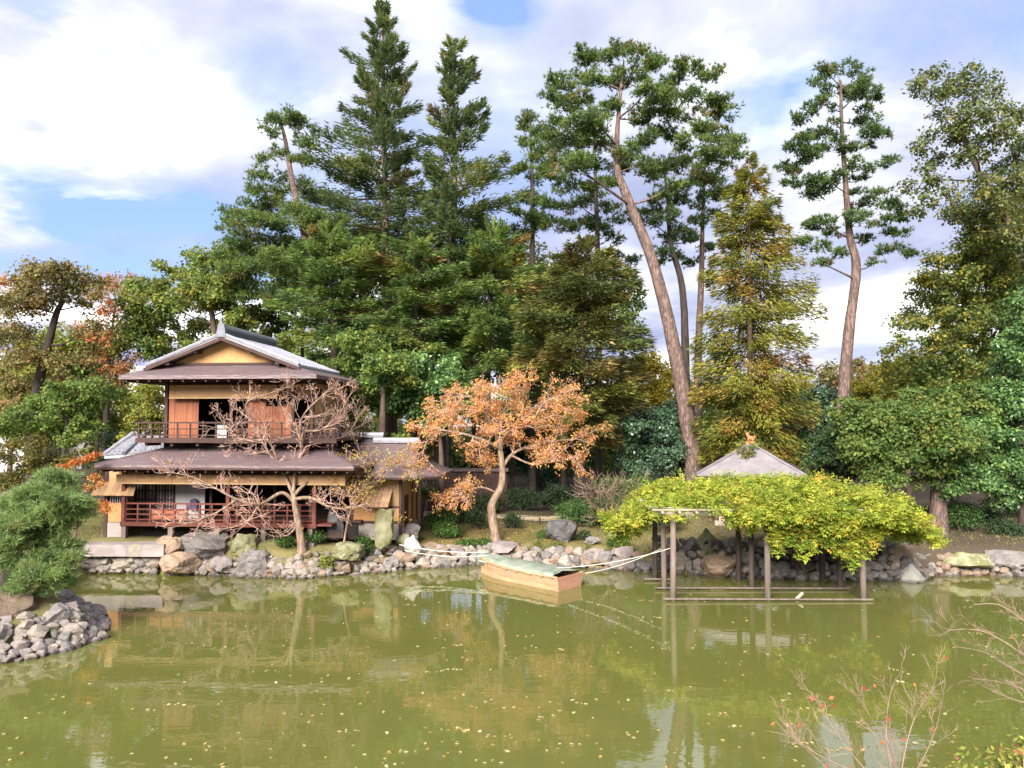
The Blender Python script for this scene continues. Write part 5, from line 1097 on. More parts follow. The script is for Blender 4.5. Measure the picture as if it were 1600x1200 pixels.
clump_tree('yellow_ginkgo', 'bright yellow tree glowing between the wide cedar and leaning pine', 'tree', 52, [(1010, 760), (1010, 680), (1008, 620)], 0.2,
    blob(1010, 600, 46, 50, 14) + blob(985, 640, 40, 30, 6), 0.17, YELLOW, 'broad', 1.1, 0.8, spread=1.2)
clump_tree('yellow_ginkgo', 'yellow tree between the slender pine and the right evergreens', 'tree', 48, [(1385, 740), (1382, 680), (1380, 620)], 0.2,
    blob(1385, 605, 44, 40, 12) + blob(1350, 620, 30, 26, 5), 0.17, [(3, (0.33, 0.30, 0.04)), (2, (0.24, 0.25, 0.04)), (1, (0.4, 0.33, 0.04))], 'broad', 1.1, 0.8, spread=1.2)
clump_tree('camellia_tree', 'dark blue-green camellia left of the leaning pine base', 'tree', 37, [(1035, 790), (1035, 740), (1030, 690)], 0.12,
    blob(1030, 675, 50, 50, 13) + blob(1000, 720, 40, 34, 7) + blob(1055, 720, 34, 34, 6), 0.13, BROAD_D, 'broad', 1.3, 0.85, 'bark_dark', 'leaf_gloss', 1.2)
clump_tree('camellia_tree', 'dark blue-green camellia right of the golden cypress', 'tree', 37, [(1270, 780), (1270, 720), (1270, 660)], 0.12,
    blob(1272, 650, 42, 56, 13) + blob(1290, 710, 40, 34, 7), 0.13, BROAD_D, 'broad', 1.3, 0.85, 'bark_dark', 'leaf_gloss', 1.2)
# ---- right side
clump_tree('oak_tree', 'tall open-crowned oak reaching into the sky at far right', 'tree', 32, [(1660, 700), (1640, 520), (1600, 400), (1570, 340), (1530, 270), (1500, 200)], 0.36,
    [(1440, 120, 15), (1462, 112, 14), (1430, 140, 13), (1455, 150, 18), (1490, 120, 16), (1520, 108, 14), (1510, 130, 18), (1545, 122, 16), (1480, 145, 20), (1520, 150, 22), (1555, 145, 18), (1470, 180, 18), (1500, 180, 24), (1540, 180, 24), (1575, 170, 22), (1595, 180, 20), (1450, 210, 14), (1490, 215, 20), (1530, 215, 20), (1570, 205, 22), (1600, 215, 20), (1445, 230, 13), (1425, 228, 9), (1465, 245, 14), (1500, 245, 14), (1420, 290, 16), (1440, 262, 12), (1455, 280, 15), (1440, 305, 14), (1435, 330, 12), (1455, 318, 13), (1480, 295, 16), (1500, 320, 22), (1480, 335, 15), (1530, 300, 20), (1560, 265, 20), (1590, 270, 24), (1525, 335, 20), (1560, 320, 20), (1590, 250, 20), (1540, 240, 18), (1600, 300, 18), (1515, 235, 16, -1.2), (1540, 275, 18, -1.2), (1565, 320, 20, -1.2), (1585, 355, 22, -1.2), (1500, 205, 16, -1.0), (1550, 300, 16, -1.5), (1600, 385, 22, -1.2)],
    0.135, [(3, (0.13, 0.17, 0.06)), (2, (0.18, 0.20, 0.06)), (1.5, (0.085, 0.12, 0.05)), (1, (0.26, 0.23, 0.06))], 'broad', 0.8, 0.75, 'bark_brown', 'leaf', 1.5, r1=0.06, dup=0.3, sub=0.36)
clump_tree('golden_oak', 'gold-tinged green tree below the tall open oak at far right', 'tree', 34.5, [(1600, 700), (1590, 560), (1575, 440)], 0.26,
    blob(1560, 380, 60, 50, 12) + blob(1595, 330, 30, 50, 6) + blob(1480, 430, 44, 34, 9) + blob(1540, 450, 60, 40, 9) + [(1440, 440, 15), (1425, 460, 13), (1460, 400, 14), (1510, 380, 18), (1450, 470, 18), (1420, 490, 16), (1400, 500, 13), (1440, 505, 20), (1410, 530, 15), (1475, 490, 18), (1395, 545, 13), (1430, 555, 16), (1500, 520, 22), (1540, 500, 24), (1470, 530, 20), (1510, 330, 20), (1480, 460, 16)] + blob(1590, 440, 40, 50, 8) + blob(1530, 400, 44, 44, 8) + blob(1570, 530, 50, 44, 8) + blob(1500, 560, 44, 30, 7), 0.13, [(3, (0.15, 0.20, 0.05)), (2, (0.22, 0.23, 0.05)), (1, (0.4, 0.32, 0.06)), (1.5, (0.09, 0.14, 0.045))], 'broad', 0.95, 0.75, 'bark_brown', 'leaf', 1.5, dup=0.4, sub=0.34)
clump_tree('evergreen_oak', 'dense dark green tree filling the right edge from top to bank', 'tree', 30.5, [(1600, 830), (1598, 760), (1600, 650), (1605, 520)], 0.22,
    blob(1595, 560, 46, 70, 13) + blob(1560, 640, 60, 60, 13) + blob(1545, 710, 70, 50, 13) + blob(1500, 740, 60, 34, 9) + blob(1580, 760, 46, 34, 8) + [(1600, 470, 24), (1590, 500, 22)], 0.12, GLOSS, 'broad', 1.3, 0.65, 'bark_dark', 'leaf_gloss', 1.2, dup=0.4)
clump_tree('evergreen_oak', 'thick-trunked evergreen with yellowish top beside the wisteria end', 'tree', 30, [(1464, 858), (1466, 800), (1462, 740), (1450, 660)], 0.46,
    [(c[0], c[1], c[2], -1.3) for c in blob(1445, 680, 70, 60, 14)] + [(c[0], c[1], c[2], -1.0) for c in blob(1380, 700, 60, 50, 10)] + [(c[0], c[1], c[2], -0.8) for c in blob(1340, 660, 46, 40, 8)] + blob(1440, 650, 66, 50, 13) + blob(1400, 690, 56, 44, 10) + blob(1480, 690, 60, 44, 11) + blob(1440, 740, 60, 26, 8) + blob(1500, 630, 50, 44, 9) + blob(1380, 730, 40, 24, 6), 0.12, [(3, (0.12, 0.19, 0.05)), (2, (0.17, 0.235, 0.055)), (1.2, (0.08, 0.14, 0.045)), (1, (0.24, 0.25, 0.06))], 'broad', 1.3, 0.65, 'bark_pine', 'leaf', 1.0, r1=0.03, dup=0.4)
clump_tree('evergreen_tree', 'rounded blue-green shrub tree right of the pavilion roof', 'tree', 32, [(1325, 800), (1325, 760), (1325, 700)], 0.12,
    blob(1330, 690, 40, 44, 10) + blob(1290, 725, 40, 26, 7) + blob(1345, 735, 36, 24, 6), 0.11, [(3, (0.065, 0.12, 0.05)), (2, (0.10, 0.15, 0.05)), (1, (0.05, 0.09, 0.045))], 'broad', 1.25, 0.75, 'bark_brown', 'leaf', 0.9)
# ---- far filler trees behind everything
MID = [(70, 560, 60, 60, 46, 1, 'olive-green tree behind the leaning dark trunk'), (150, 570, 50, 60, 47, 0, 'green tree behind the trunk of the rusty autumn tree'), (15, 610, 50, 60, 42, 1, 'yellow-green tree at the left picture edge'), (470, 420, 60, 52, 44, 0, 'green tree filling the gap behind the tufted pine trunk'), (560, 400, 60, 60, 46, 1, 'yellow-green tree filling the gap left of the tallest fir trunk'), (655, 420, 56, 66, 46, 1, 'yellowish tree between the trunks of the two firs'), (740, 390, 56, 56, 45, 0, 'green round tree right of the second fir trunk'), (800, 430, 60, 60, 46, 1, 'yellow-green tree behind the slim pines left of the leaning pine'), (880, 470, 66, 60, 45, 0, 'green tree behind the top of the wide brownish cedar'), (970, 470, 36, 50, 45, 0, 'green tree peeking between wide cedar and leaning trunk'),
       (1500, 480, 60, 60, 38, 1, 'fresh yellow-green tree below the open oak near the right edge'), (1570, 450, 56, 80, 38, 0, 'fresh green tree behind the dense right edge tree'), (1420, 580, 50, 36, 38, 1, 'light green low tree right of the slender pine trunk'), (1585, 330, 40, 60, 37, 1, 'gold-green tree high at the right picture edge'), (1490, 590, 60, 44, 36, 0, 'fresh green tree above the thick-trunked evergreen')]
for px, py, rx, ry, Yd, kd, lab in MID:
    clump_tree('garden_tree', lab, 'tree', Yd, [(px, 740), (px + 3, py + ry), (px, py)], 0.2, blob(px, py, rx, ry, 14, (0.3, 0.48)) + blob(px, py + ry, rx, ry * 0.6, 6, (0.34, 0.5)), 0.19, [BROAD, BROAD_Y][kd], 'broad', 0.68, 0.75, 'bark_brown', spread=1.5, dup=0.3, r1=0.03)
FARL = [(60, 620, 70, 50, 'low green tree far behind at the left picture edge'), (150, 640, 60, 46, 'green tree far behind beneath the rusty autumn tree'), (440, 560, 70, 60, 'green tree far behind the ridge of the tea house'), (560, 520, 80, 70, 'yellow-green tree far behind between house and firs'),
        (700, 500, 80, 80, 'yellow-green tree far behind the second fir trunk'), (840, 520, 80, 80, 'green tree far behind the olive cedar'), (840, 660, 90, 60, 'shadowy green tree low behind the orange maple'), (960, 640, 60, 60, 'green tree far behind the wide brownish cedar'),
        (1110, 650, 60, 70, 'green tree far behind the golden cypress'), (1230, 650, 60, 60, 'pale green tree far behind the cypress skirt'), (1330, 600, 60, 46, 'brownish tree far behind the slender pine trunk'), (1450, 590, 70, 46, 'green tree far behind the right evergreens'), (1560, 600, 70, 60, 'green tree far behind the right edge')]
for i, (px, py, rx, ry, lab) in enumerate(FARL):
    clump_tree('distant_tree', lab, 'tree', 50 + (i % 3) * 2.5, [(px, 740), (px + 4, py + ry), (px, py)], 0.22, blob(px, py, rx, ry, 15, (0.32, 0.5)) + blob(px + 10, py + ry * 0.9, rx, ry * 0.7, 8, (0.4, 0.55)), 0.24,
               [BROAD, BROAD_Y, BROAD, BROAD_Y, BROAD_Y, CEDAR, BROAD_D, BROAD, BROAD, BROAD_Y, OLIVE, BROAD_Y, BROAD][i], 'broad', 0.62, 0.8, 'bark_dark', spread=2.0, group='trees far behind the garden', dup=0.3)

# far belt of trees that reads as one mass
def far_treeline():
    cl = []; g = random.Random(2)
    for i in range(190):
        x = -62 + 124 * i / 189 + g.uniform(-1, 1); Y = g.uniform(60, 72); h = 5.2 + 2.2 * math.sin(x * 0.31) + g.uniform(-1, 1.4); n = 3
        for k in range(n): cl.append((Vector((x + g.uniform(-1, 1), Y + g.uniform(-1, 1), 1.0 + h * (k + 0.5) / n)), g.uniform(1.3, 2.1)))
    V, C = broad_leaves(cl, 0.62, BROAD + [(1.5, (0.22, 0.22, 0.05)), (0.8, (0.28, 0.18, 0.06))], 0.24, 0.8)
    tag(np_mesh('far_treeline', V, 4, C, 'leaf'), 'far belt of mixed green trees closing the garden behind', 'trees', kind='stuff')
far_treeline()
# ------------------------------------------------------------------ maples with visible twigs
def twig_tree(name, label, Y, mains, r0, twig_mat, levels, seed, leaf=None, spread=0.55, group=None, flatten=0.75, tl=(0.55, 0.9), bark=None, leaf_n=3, leaf_L=0.07, up=0.1, base_Y=None, rot_leaf=None, dens=2.2, rmin=0.004, ground=True, g0=(0.4, 0.75)):
    """mains: list of polylines [(px, py, dy)...]; the first one is the trunk"""
    rgt = random.Random(seed); P0 = at(mains[0][0][0], mains[0][0][1], Y); org = Vector((P0.x, P0.y, gz(P0.x, P0.y) - 0.05 if ground else P0.z))
    root = empty(name, org, label, 'tree', group); tm = MB(); tw = MB(); tips = []
    def grow(p, d, ln, r, lev):
        k = 3; pts = [p]; q = p
        for i in range(k):
            d = (d + Vector((rgt.gauss(0, 0.22), rgt.gauss(0, 0.22), rgt.gauss(0, 0.14) + up * 0.3))).normalized(); q = q + d * (ln / k); pts.append(q)
        tw.tube(pts, [max(rmin, r * (1 - 0.55 * i / k)) for i in range(k + 1)], 3 if lev < 2 else 4, cap=False)
        if lev <= 0: tips.append((pts[-1], d)); tips.append((pts[-2], d)); return
        n = rgt.choice((2, 3, 3))
        for j in range(n):
            b = pts[rgt.randint(1, k)] if j else pts[-1]
            nd = (d + Vector((rgt.gauss(0, spread), rgt.gauss(0, spread), rgt.gauss(0, spread * flatten) + up))).normalized()
            grow(b, nd, ln * rgt.uniform(*tl), r * 0.62, lev - 1)
    for mi, ml in enumerate(mains):
        pts = [at(x, y, Y + dy) for x, y, dy in ml]
        if mi == 0 and ground: pts[0].z = min(pts[0].z, org.z)
        S = smooth_line(pts, 5); n = len(S); ra = r0 if mi == 0 else ml_r(mi, r0); rb = ra * (0.55 if mi == 0 else 0.18)
        rads = [ra + (rb - ra) * i / (n - 1) for i in range(n)]
        if mi == 0: rads[0] *= 1.4; rads[1] *= 1.15
        tm.tube(S, rads, 8 if mi == 0 else 6, rough=0.04)
        if mi == 0: continue
        L_ = sum((S[i + 1] - S[i]).length for i in range(n - 1)); m = int(L_ * dens) + 2
        for j in range(m):
            t = rgt.uniform(0.22, 1.0); i = min(n - 2, int(t * (n - 1))); d = (S[i + 1] - S[i]).normalized()
            nd = (d * 0.7 + Vector((rgt.gauss(0, 0.6), rgt.gauss(0, 0.6), rgt.gauss(0.1, 0.4)))).normalized()
            grow(S[i], nd, rgt.uniform(*g0), max(rmin * 1.5, rads[i] * 0.45), levels)
        grow(S[-1], (S[-1] - S[-2]).normalized(), g0[0], rads[-1], levels)
    tm.build('trunk', bark or twig_mat, root, origin=org, smooth=True)
    o = tw.build('twigs', twig_mat, root, origin=org); o['kind'] = 'stuff'
    if leaf:
        T = np.array([tuple(t[0]) for t in tips]); k = leaf_n
        sel = RNG.random(len(T) * max(1, math.ceil(k))) < (k / max(1, math.ceil(k))); P = np.repeat(T, max(1, math.ceil(k)), 0)[sel]
        n = len(P); P = P + RNG.normal(0, 0.07, (n, 3)); A = unit(RNG.normal(0, 1, (n, 3)) + np.array([0, 0, -0.5])); B = unit(np.cross(A, rdir(n)))
        l = leaf_L * RNG.uniform(0.7, 1.4, n); np_mesh('leaves', rhombs(P, A, B, l, l * 0.75), 4, palette_cols(n, leaf, 0.15), 'leaf', root, org)
    return root, tips
def ml_r(mi, r0): return r0 * (0.46 if mi < 6 else 0.27)

twig_tree('bare_maple', 'leafless maple with pale trunk and pink twigs before the tea house', 27.2,
    [[(473, 862, 0), (468, 830, 0), (462, 795, 0), (458, 770, 0)],
     [(460, 785, 0), (440, 770, -0.2), (405, 788, -0.5), (370, 780, -0.8), (335, 762, -0.9), (300, 745, -1.0), (265, 738, -1.0)],
     [(459, 775, 0), (440, 735, 0.2), (415, 700, 0.4), (395, 660, 0.6), (370, 640, 0.6)],
     [(458, 772, 0), (462, 730, 0.2), (472, 700, 0.3), (460, 665, 0.5), (440, 635, 0.6)],
     [(460, 780, 0), (485, 778, -0.3), (510, 790, -0.6), (530, 795, -0.8), (560, 790, -0.8)],
     [(459, 775, 0), (478, 755, 0.2), (505, 740, 0.5), (530, 725, 0.6), (550, 735, 0.7)],
     [(440, 738, 0.2), (420, 690, -0.3), (395, 690, -0.5), (360, 678, -0.6), (345, 655, -0.6)],
     [(472, 702, 0.3), (475, 675, 0), (500, 672, -0.2), (528, 650, -0.3), (545, 620, -0.3)],
     [(472, 715, 0.3), (470, 660, -0.4), (490, 630, -0.6), (515, 610, -0.6)],
     [(405, 788, -0.5), (385, 815, -0.7), (350, 826, -0.9), (315, 820, -1.0)],
     [(466, 820, 0), (445, 838, -0.3), (420, 820, -0.5), (400, 800, -0.6)],
     [(370, 780, -0.8), (340, 800, -1.0), (305, 815, -1.1), (280, 822, -1.1)],
     [(418, 705, 0.4), (385, 712, 0.9), (350, 722, 1.0), (315, 735, 1.0)],
     [(505, 740, 0.5), (520, 765, 0.3), (545, 775, 0.2)],
     [(395, 660, 0.6), (385, 630, 0.3), (420, 615, 0.1), (450, 605, 0)],
     [(472, 700, 0.3), (500, 690, 0.7), (540, 680, 0.8), (560, 650, 0.8)]],
    0.16, 'twig_pink', 3, 3, leaf=[(2, (0.45, 0.24, 0.06)), (2, (0.42, 0.2, 0.12))], leaf_n=0.12, leaf_L=0.075, bark='bark_pale', dens=3.5, g0=(0.28, 0.55), rmin=0.0046, tl=(0.55, 0.85))
twig_tree('orange_maple', 'orange autumn maple with a curving pale trunk on the lawn', 30.4,
    [[(776, 840, 0), (769, 805, 0), (770, 785, 0), (783, 760, 0), (785, 735, 0), (782, 705, 0)],
     [(782, 712, 0), (780, 690, 0), (768, 665, 0.2), (755, 640, 0.4), (735, 620, 0.6)],
     [(782, 706, 0), (786, 685, -0.2), (800, 672, -0.4), (830, 664, -0.6), (860, 650, -0.7)],
     [(784, 732, 0), (800, 710, 0.2), (825, 698, 0.4), (860, 690, 0.6), (900, 685, 0.8), (930, 672, 0.8)],
     [(782, 706, 0), (776, 680, 0.4), (785, 645, 0.8), (805, 622, 0.9), (820, 602, 0.9)],
     [(781, 700, 0), (760, 690, -0.4), (725, 678, -0.8), (690, 672, -1.0), (660, 668, -1.1)],
     [(784, 728, 0), (770, 722, 0.2), (745, 715, 0.4)],
     [(755, 642, 0.4), (720, 640, 0.0), (690, 645, -0.3), (668, 660, -0.4)],
     [(768, 668, 0.2), (760, 625, -0.4), (768, 610, -0.5), (790, 596, -0.5)],
     [(830, 664, -0.6), (850, 630, -0.9), (872, 622, -1.0), (895, 622, -1.0)],
     [(800, 712, 0.2), (830, 725, -0.3), (860, 722, -0.6), (890, 715, -0.7)],
     [(690, 672, -1.0), (668, 690, -1.2), (660, 710, -1.2)],
     [(786, 650, 0.8), (820, 640, 1.2), (860, 635, 1.4), (890, 645, 1.4)],
     [(775, 770, 0), (755, 762, -0.3), (730, 765, -0.5), (700, 770, -0.6)],
     [(735, 620, 0.6), (710, 620, 0.9), (690, 630, 1.0)]],
    0.19, 'twig_pink', 3, 8, leaf=ORANGE, leaf_n=3.4, leaf_L=0.068, bark='bark_pale', dens=3.0, up=-0.02, g0=(0.26, 0.5), rmin=0.006, tl=(0.6, 0.9))
twig_tree('young_maple', 'slim young maple with thin yellow-orange leaves before the wing', 27.6,
    [[(534, 848, 0), (542, 820, 0), (549, 795, 0)],
     [(549, 797, 0), (560, 775, 0.1), (580, 762, 0.2), (600, 745, 0.3)],
     [(549, 797, 0), (545, 772, -0.1), (540, 755, -0.2), (550, 735, -0.2)],
     [(549, 796, 0), (570, 790, -0.2), (595, 795, -0.3)],
     [(549, 797, 0), (530, 780, 0.1), (522, 765, 0.2)],
     [(560, 775, 0.1), (585, 740, 0.3), (615, 725, 0.3), (635, 735, 0.3)]],
    0.045, 'twig_pink', 2, 21, leaf=[(3, (0.45, 0.33, 0.07)), (2, (0.33, 0.30, 0.07)), (1, (0.6, 0.3, 0.08))], leaf_n=3, leaf_L=0.075, bark='bark_pale', dens=3.0, rmin=0.005, flatten=0.4)
twig_tree('bare_shrub', 'bare grey twiggy shrub left of the wisteria canopy', 31.0,
    [[(955, 838, 0), (952, 825, 0), (950, 812, 0)]] + [[(950, 815, 0), (950 + dx * 0.5, 790, 0.2 * k), (950 + dx, 770 - 8 * (k % 2), 0.4 * (k - 3))] for k, dx in enumerate((-35, -20, -5, 12, 28, 45))],
    0.06, 'bark_pale', 2, 5, dens=3.5, rmin=0.006)

# ------------------------------------------------------------------ wisteria over the pergola
def build_wisteria():
    org = Vector((PX[2] - 0.6, PY[2] + 0.2, gz(PX[2] - 0.6, PY[2] + 0.2))); root = empty('wisteria_vine', org, 'yellow-green wisteria spread over the pergola like a low umbrella', 'vine')
    tm = MB()
    for k in range(3):
        st = MB(); a = org + Vector((0.1 * k - 0.1, 0.05 * k, -0.1)); pts = []
        for i in range(8):
            t = i / 7; pts.append(Vector((a.x + 0.18 * math.sin(t * 6 + 2 * k) - 0.3 * t, a.y + 0.16 * math.cos(t * 6 + 2 * k) - 0.2 * t, a.z + t * (2.75 - a.z))))
        st.tube(pts, [0.10 - 0.05 * i / 7 for i in range(8)], 7); st.build('stem', 'bark_brown', root, origin=org, smooth=True)
    V_, cl = [], []
    g = random.Random(4)
    def topz(x, y):
        u = (x - 7.9) / 4.6; v = (y - 24.8) / 2.6; return 2.60 + 0.72 * max(0.0, 1 - 0.75 * u * u - 0.45 * v * v) + 0.09 * math.sin(x * 2.7 + y) + 0.07 * math.sin(x * 5.1 - 2 * y)
    for i in range(330):                                        # canopy mounds
        x = g.uniform(3.2, 12.8); y = g.uniform(22.5, 27.3); u = (x - 7.95) / 4.9; v = (y - 24.9) / 2.6
        if u * u + v * v > 1.0: continue
        e = max(0.0, abs(u) - 0.66); zt = topz(x, y) - 2.6 * e * (0.6 + e) * (1 if u > 0 else 1.0)
        cl.append((Vector((x, y, zt - g.uniform(0.0, 0.28))), g.uniform(0.28, 0.5)))
        if g.random() < 0.22:
            tm.tube(bez((x, y, zt - 0.1), (x + g.uniform(-0.5, 0.5), y, zt - 0.05), (x + g.uniform(-1, 1), y + g.uniform(-0.6, 0.6), zt - 0.35), 4), [0.018, 0.015, 0.012, 0.01, 0.007], 4, cap=False)
    for (px, py0, py1, dy) in [(1215, 800, 838, 23.0), (1232, 800, 842, 23.2), (1178, 798, 822, 23.1), (1260, 800, 830, 23.0), (1285, 805, 836, 23.1), (1300, 808, 850, 23.0), (1322, 810, 862, 22.9), (1334, 830, 880, 22.9), (1345, 808, 846, 23.0), (1375, 812, 836, 23.4), (1165, 800, 816, 23.0), (1145, 798, 812, 23.0),
                              (962, 806, 826, 24.8), (985, 808, 832, 25.2), (1002, 806, 822, 25.0), (972, 812, 842, 25.4), (948, 802, 815, 25.0), (1400, 815, 838, 24.4), (1430, 822, 838, 24.6), (1455, 825, 836, 24.8), (1275, 820, 842, 24.0), (1245, 815, 838, 24.2)] + [(1205 + 13 * k, 802, 822 + 7 * (k * 5 % 7), 22.9 + 0.1 * (k % 4)) for k in range(14)]:
        a = at(px, py0, dy); b = at(px + g.uniform(-6, 6), py1, dy); n = 6
        tm.tube(bez(a + Vector((0, 0, 0.3)), a.lerp(b, 0.6), b, 4), [0.012, 0.01, 0.009, 0.007, 0.005], 4, cap=False)
        for k in range(n): cl.append((a.lerp(b, k / (n - 1)), 0.13 + 0.08 * (1 - k / n)))
    for i in range(95):                                         # fringe hanging over the front beam
        x = g.uniform(6.7, 11.7); cl.append((Vector((x, g.uniform(22.5, 23.2), 2.62 - g.random() ** 1.6 * 0.5 * (0.55 + 0.45 * math.sin(x * 2.1 + 1)))), g.uniform(0.2, 0.34)))
    for i in range(46):
        cl.append((Vector((g.uniform(6.6, 12.0), g.uniform(22.25, 22.65), g.uniform(2.5, 2.85))), g.uniform(0.18, 0.3)))
    for i in range(60):                                         # shoots standing up from the canopy
        x = g.uniform(4.2, 12.2); y = g.uniform(22.8, 26.8); z = topz(x, y); b = Vector((x + g.uniform(-0.4, 0.4), y + g.uniform(-0.3, 0.3), z + g.uniform(0.12, 0.3)))
        tm.tube(bez((x, y, z - 0.1), (x, y, z + 0.2), b, 3), [0.01, 0.008, 0.006, 0.004], 4, cap=False); cl.append((b, 0.1)); cl.append((Vector((x, y, z + 0.1)), 0.14))
    for k in range(9):                                          # long runners beyond the right and left ends
        y = 23.2 + k * 0.42
        x0, x1 = (11.8, 12.7 + 0.3 * (k % 3)); z0 = 2.55
        tm.tube(bez((x0, y, z0), (x0 + 0.6, y, z0 + 0.1), (x1, y + 0.1, z0 - 0.9), 5), [0.016, 0.014, 0.012, 0.01, 0.008, 0.005], 4, cap=False)
        for j in range(6):
            t = j / 5; cl.append((Vector((x0 + (x1 - x0) * t, y, z0 - 0.1 - 0.7 * t * t)), 0.26 * (1 - 0.5 * t)))
    for c in cl:                                                # pinnate leaves: rows of leaflets
        pass
    rn = tm.build('runners', 'bark_brown', root, origin=org, smooth=True); rn['kind'] = 'stuff'
    Ps, As, gi = [], [], []
    for q, (c, r) in enumerate(cl):
        n = int(18 + 92 * r); d = rdir(n) * (RNG.random((n, 1)) ** 0.5) * r * np.array([1, 1, 0.6]); Ps.append(np.array(c) + d)
        As.append(unit(d * np.array([1, 1, 0.3]) / r + RNG.normal(0, 0.5, (n, 3)) + np.array([0, 0, -0.35]))); gi.append(np.full(n, q))
    P, A, gi = np.concatenate(Ps), np.concatenate(As), np.concatenate(gi); n = len(P); k = 5
    S = unit(np.cross(A, np.array([0, 0, 1.0]) + RNG.normal(0, 0.3, (n, 3)))); NV = []
    Lf = 0.215 * RNG.uniform(0.7, 1.2, n); cols = palette_cols(n, WISTERIA, 0.14, gi); CC = []
    for j in range(k):
        if j == k - 1: b = P + A * (Lf * 0.9)[:, None]; ax = A
        else:
            t = 0.3 + 0.5 * (j // 2); b = P + A * (Lf * t)[:, None]; ax = unit(A * 0.55 + S * (1 if j % 2 else -1) + np.array([0, 0, -0.3]))
        sd = unit(np.cross(ax, np.cross(A, S) + RNG.normal(0, 0.25, (n, 3)))); l = 0.090 * RNG.uniform(0.75, 1.3, n)
        NV.append(rhombs(b, ax, sd, l, l * 0.48)); CC.append(cols * (1 + RNG.normal(0, 0.08, (n, 1))))
    np_mesh('foliage', np.concatenate(NV), 4, np.clip(np.concatenate(CC), 0.01, 0.9), 'leaf', root, org)
build_wisteria()

# ------------------------------------------------------------------ trained pine on the left point
def build_front_pine():
    Y = 19.3
    T = [at(-10, 960, Y), at(10, 900, Y), at(25, 840, Y), at(45, 790, Y), at(60, 760, Y), at(75, 745, Y)]; T[0].z = gz(T[0].x, T[0].y) - 0.1; T = smooth_line(T, 5)
    org = T[0].copy(); root = empty('trained_pine', org, 'soft fluffy garden pine trained over the rocky point at left', 'tree'); rr = taper(len(T), 0.13, 0.04)
    tm = MB(); tm.tube(T, rr, 8, rough=0.08); cl = []
    for px, py, r, dy in [(75, 758, 30, 0), (105, 765, 26, 0.3), (50, 768, 26, -0.3), (125, 785, 22, 0), (90, 790, 32, -0.4), (55, 800, 30, -0.2), (130, 800, 16, 0.2), (105, 812, 26, 0.1), (20, 790, 26, 0), (20, 820, 28, -0.4), (60, 825, 28, 0.2), (90, 832, 24, 0.4),
                          (10, 850, 28, -0.5), (45, 850, 26, 0.3), (30, 875, 30, -0.3), (75, 865, 28, 0), (105, 862, 24, 0.2), (115, 880, 18, 0), (70, 895, 28, -0.4), (95, 902, 20, -0.2), (40, 902, 28, -0.5), (15, 890, 26, 0.2), (0, 870, 26, 0), (55, 918, 16, -0.4), (-10, 820, 30, 0), (75, 915, 14, -0.3)]:
        p = at(px, py, Y + dy); cl.append((p, r * Y / FPX)); limb_to(tm, T, rr, p, 0.03)
    tm.build('trunk', 'bark_dark', root, origin=org, smooth=True)
    V, C = needle_tufts(cl, 0.17, [(3, (0.22, 0.32, 0.115)), (2, (0.28, 0.38, 0.135)), (1.2, (0.15, 0.235, 0.09)), (0.4, (0.35, 0.36, 0.15))], 6.0, 0.8, 0.015, 9, 0.7, 0.5)
    np_mesh('crown', V, 3, C, 'needle', root, org)
build_front_pine()

# ------------------------------------------------------------------ shrubs on the ground
def shrub(px, py, rpx, Y, pal, label, name='shrub', L=0.07, tall=0.7, n=6, dens=0.75, mat='leaf'):
    c = at(px, py, Y); r = rpx * Y / FPX; z = gz(c.x, Y); org = Vector((c.x, Y, z)); root = empty(name, org, label, 'shrub'); g = random.Random(int(px * 3 + py))
    tm = MB(); cl = []
    for i in range(n):
        a = i * 2.4; d = r * 0.62 * math.sqrt((i + 0.3) / n); q = Vector((c.x + d * math.cos(a), Y + d * math.sin(a), z + max(0.12, r * tall * (1.0 - 0.45 * d / r) + (c.z - z - r * tall) * 0.8)))
        cl.append((q, r * 0.5)); tm.tube(bez(org + Vector((0, 0, -0.05)), org.lerp(q, 0.5) + Vector((0, 0, -0.05)), q, 3), [0.03, 0.022, 0.015, 0.008], 5, cap=False)
        cl.append((Vector((q.x, q.y, (q.z + z) / 2 + 0.08)), r * 0.42))
    tm.build('stems', 'bark_brown', root, origin=org); V, C = broad_leaves(cl, L, pal, dens, 0.85, 0.6, 0.3, 0.8); np_mesh('foliage', V, 4, C, mat, root, org)
AZ = [(3, (0.075, 0.15, 0.035)), (2, (0.11, 0.19, 0.04)), (1, (0.05, 0.1, 0.03))]
DK = [(3, (0.06, 0.10, 0.045)), (2, (0.085, 0.135, 0.052)), (1, (0.04, 0.068, 0.036))]
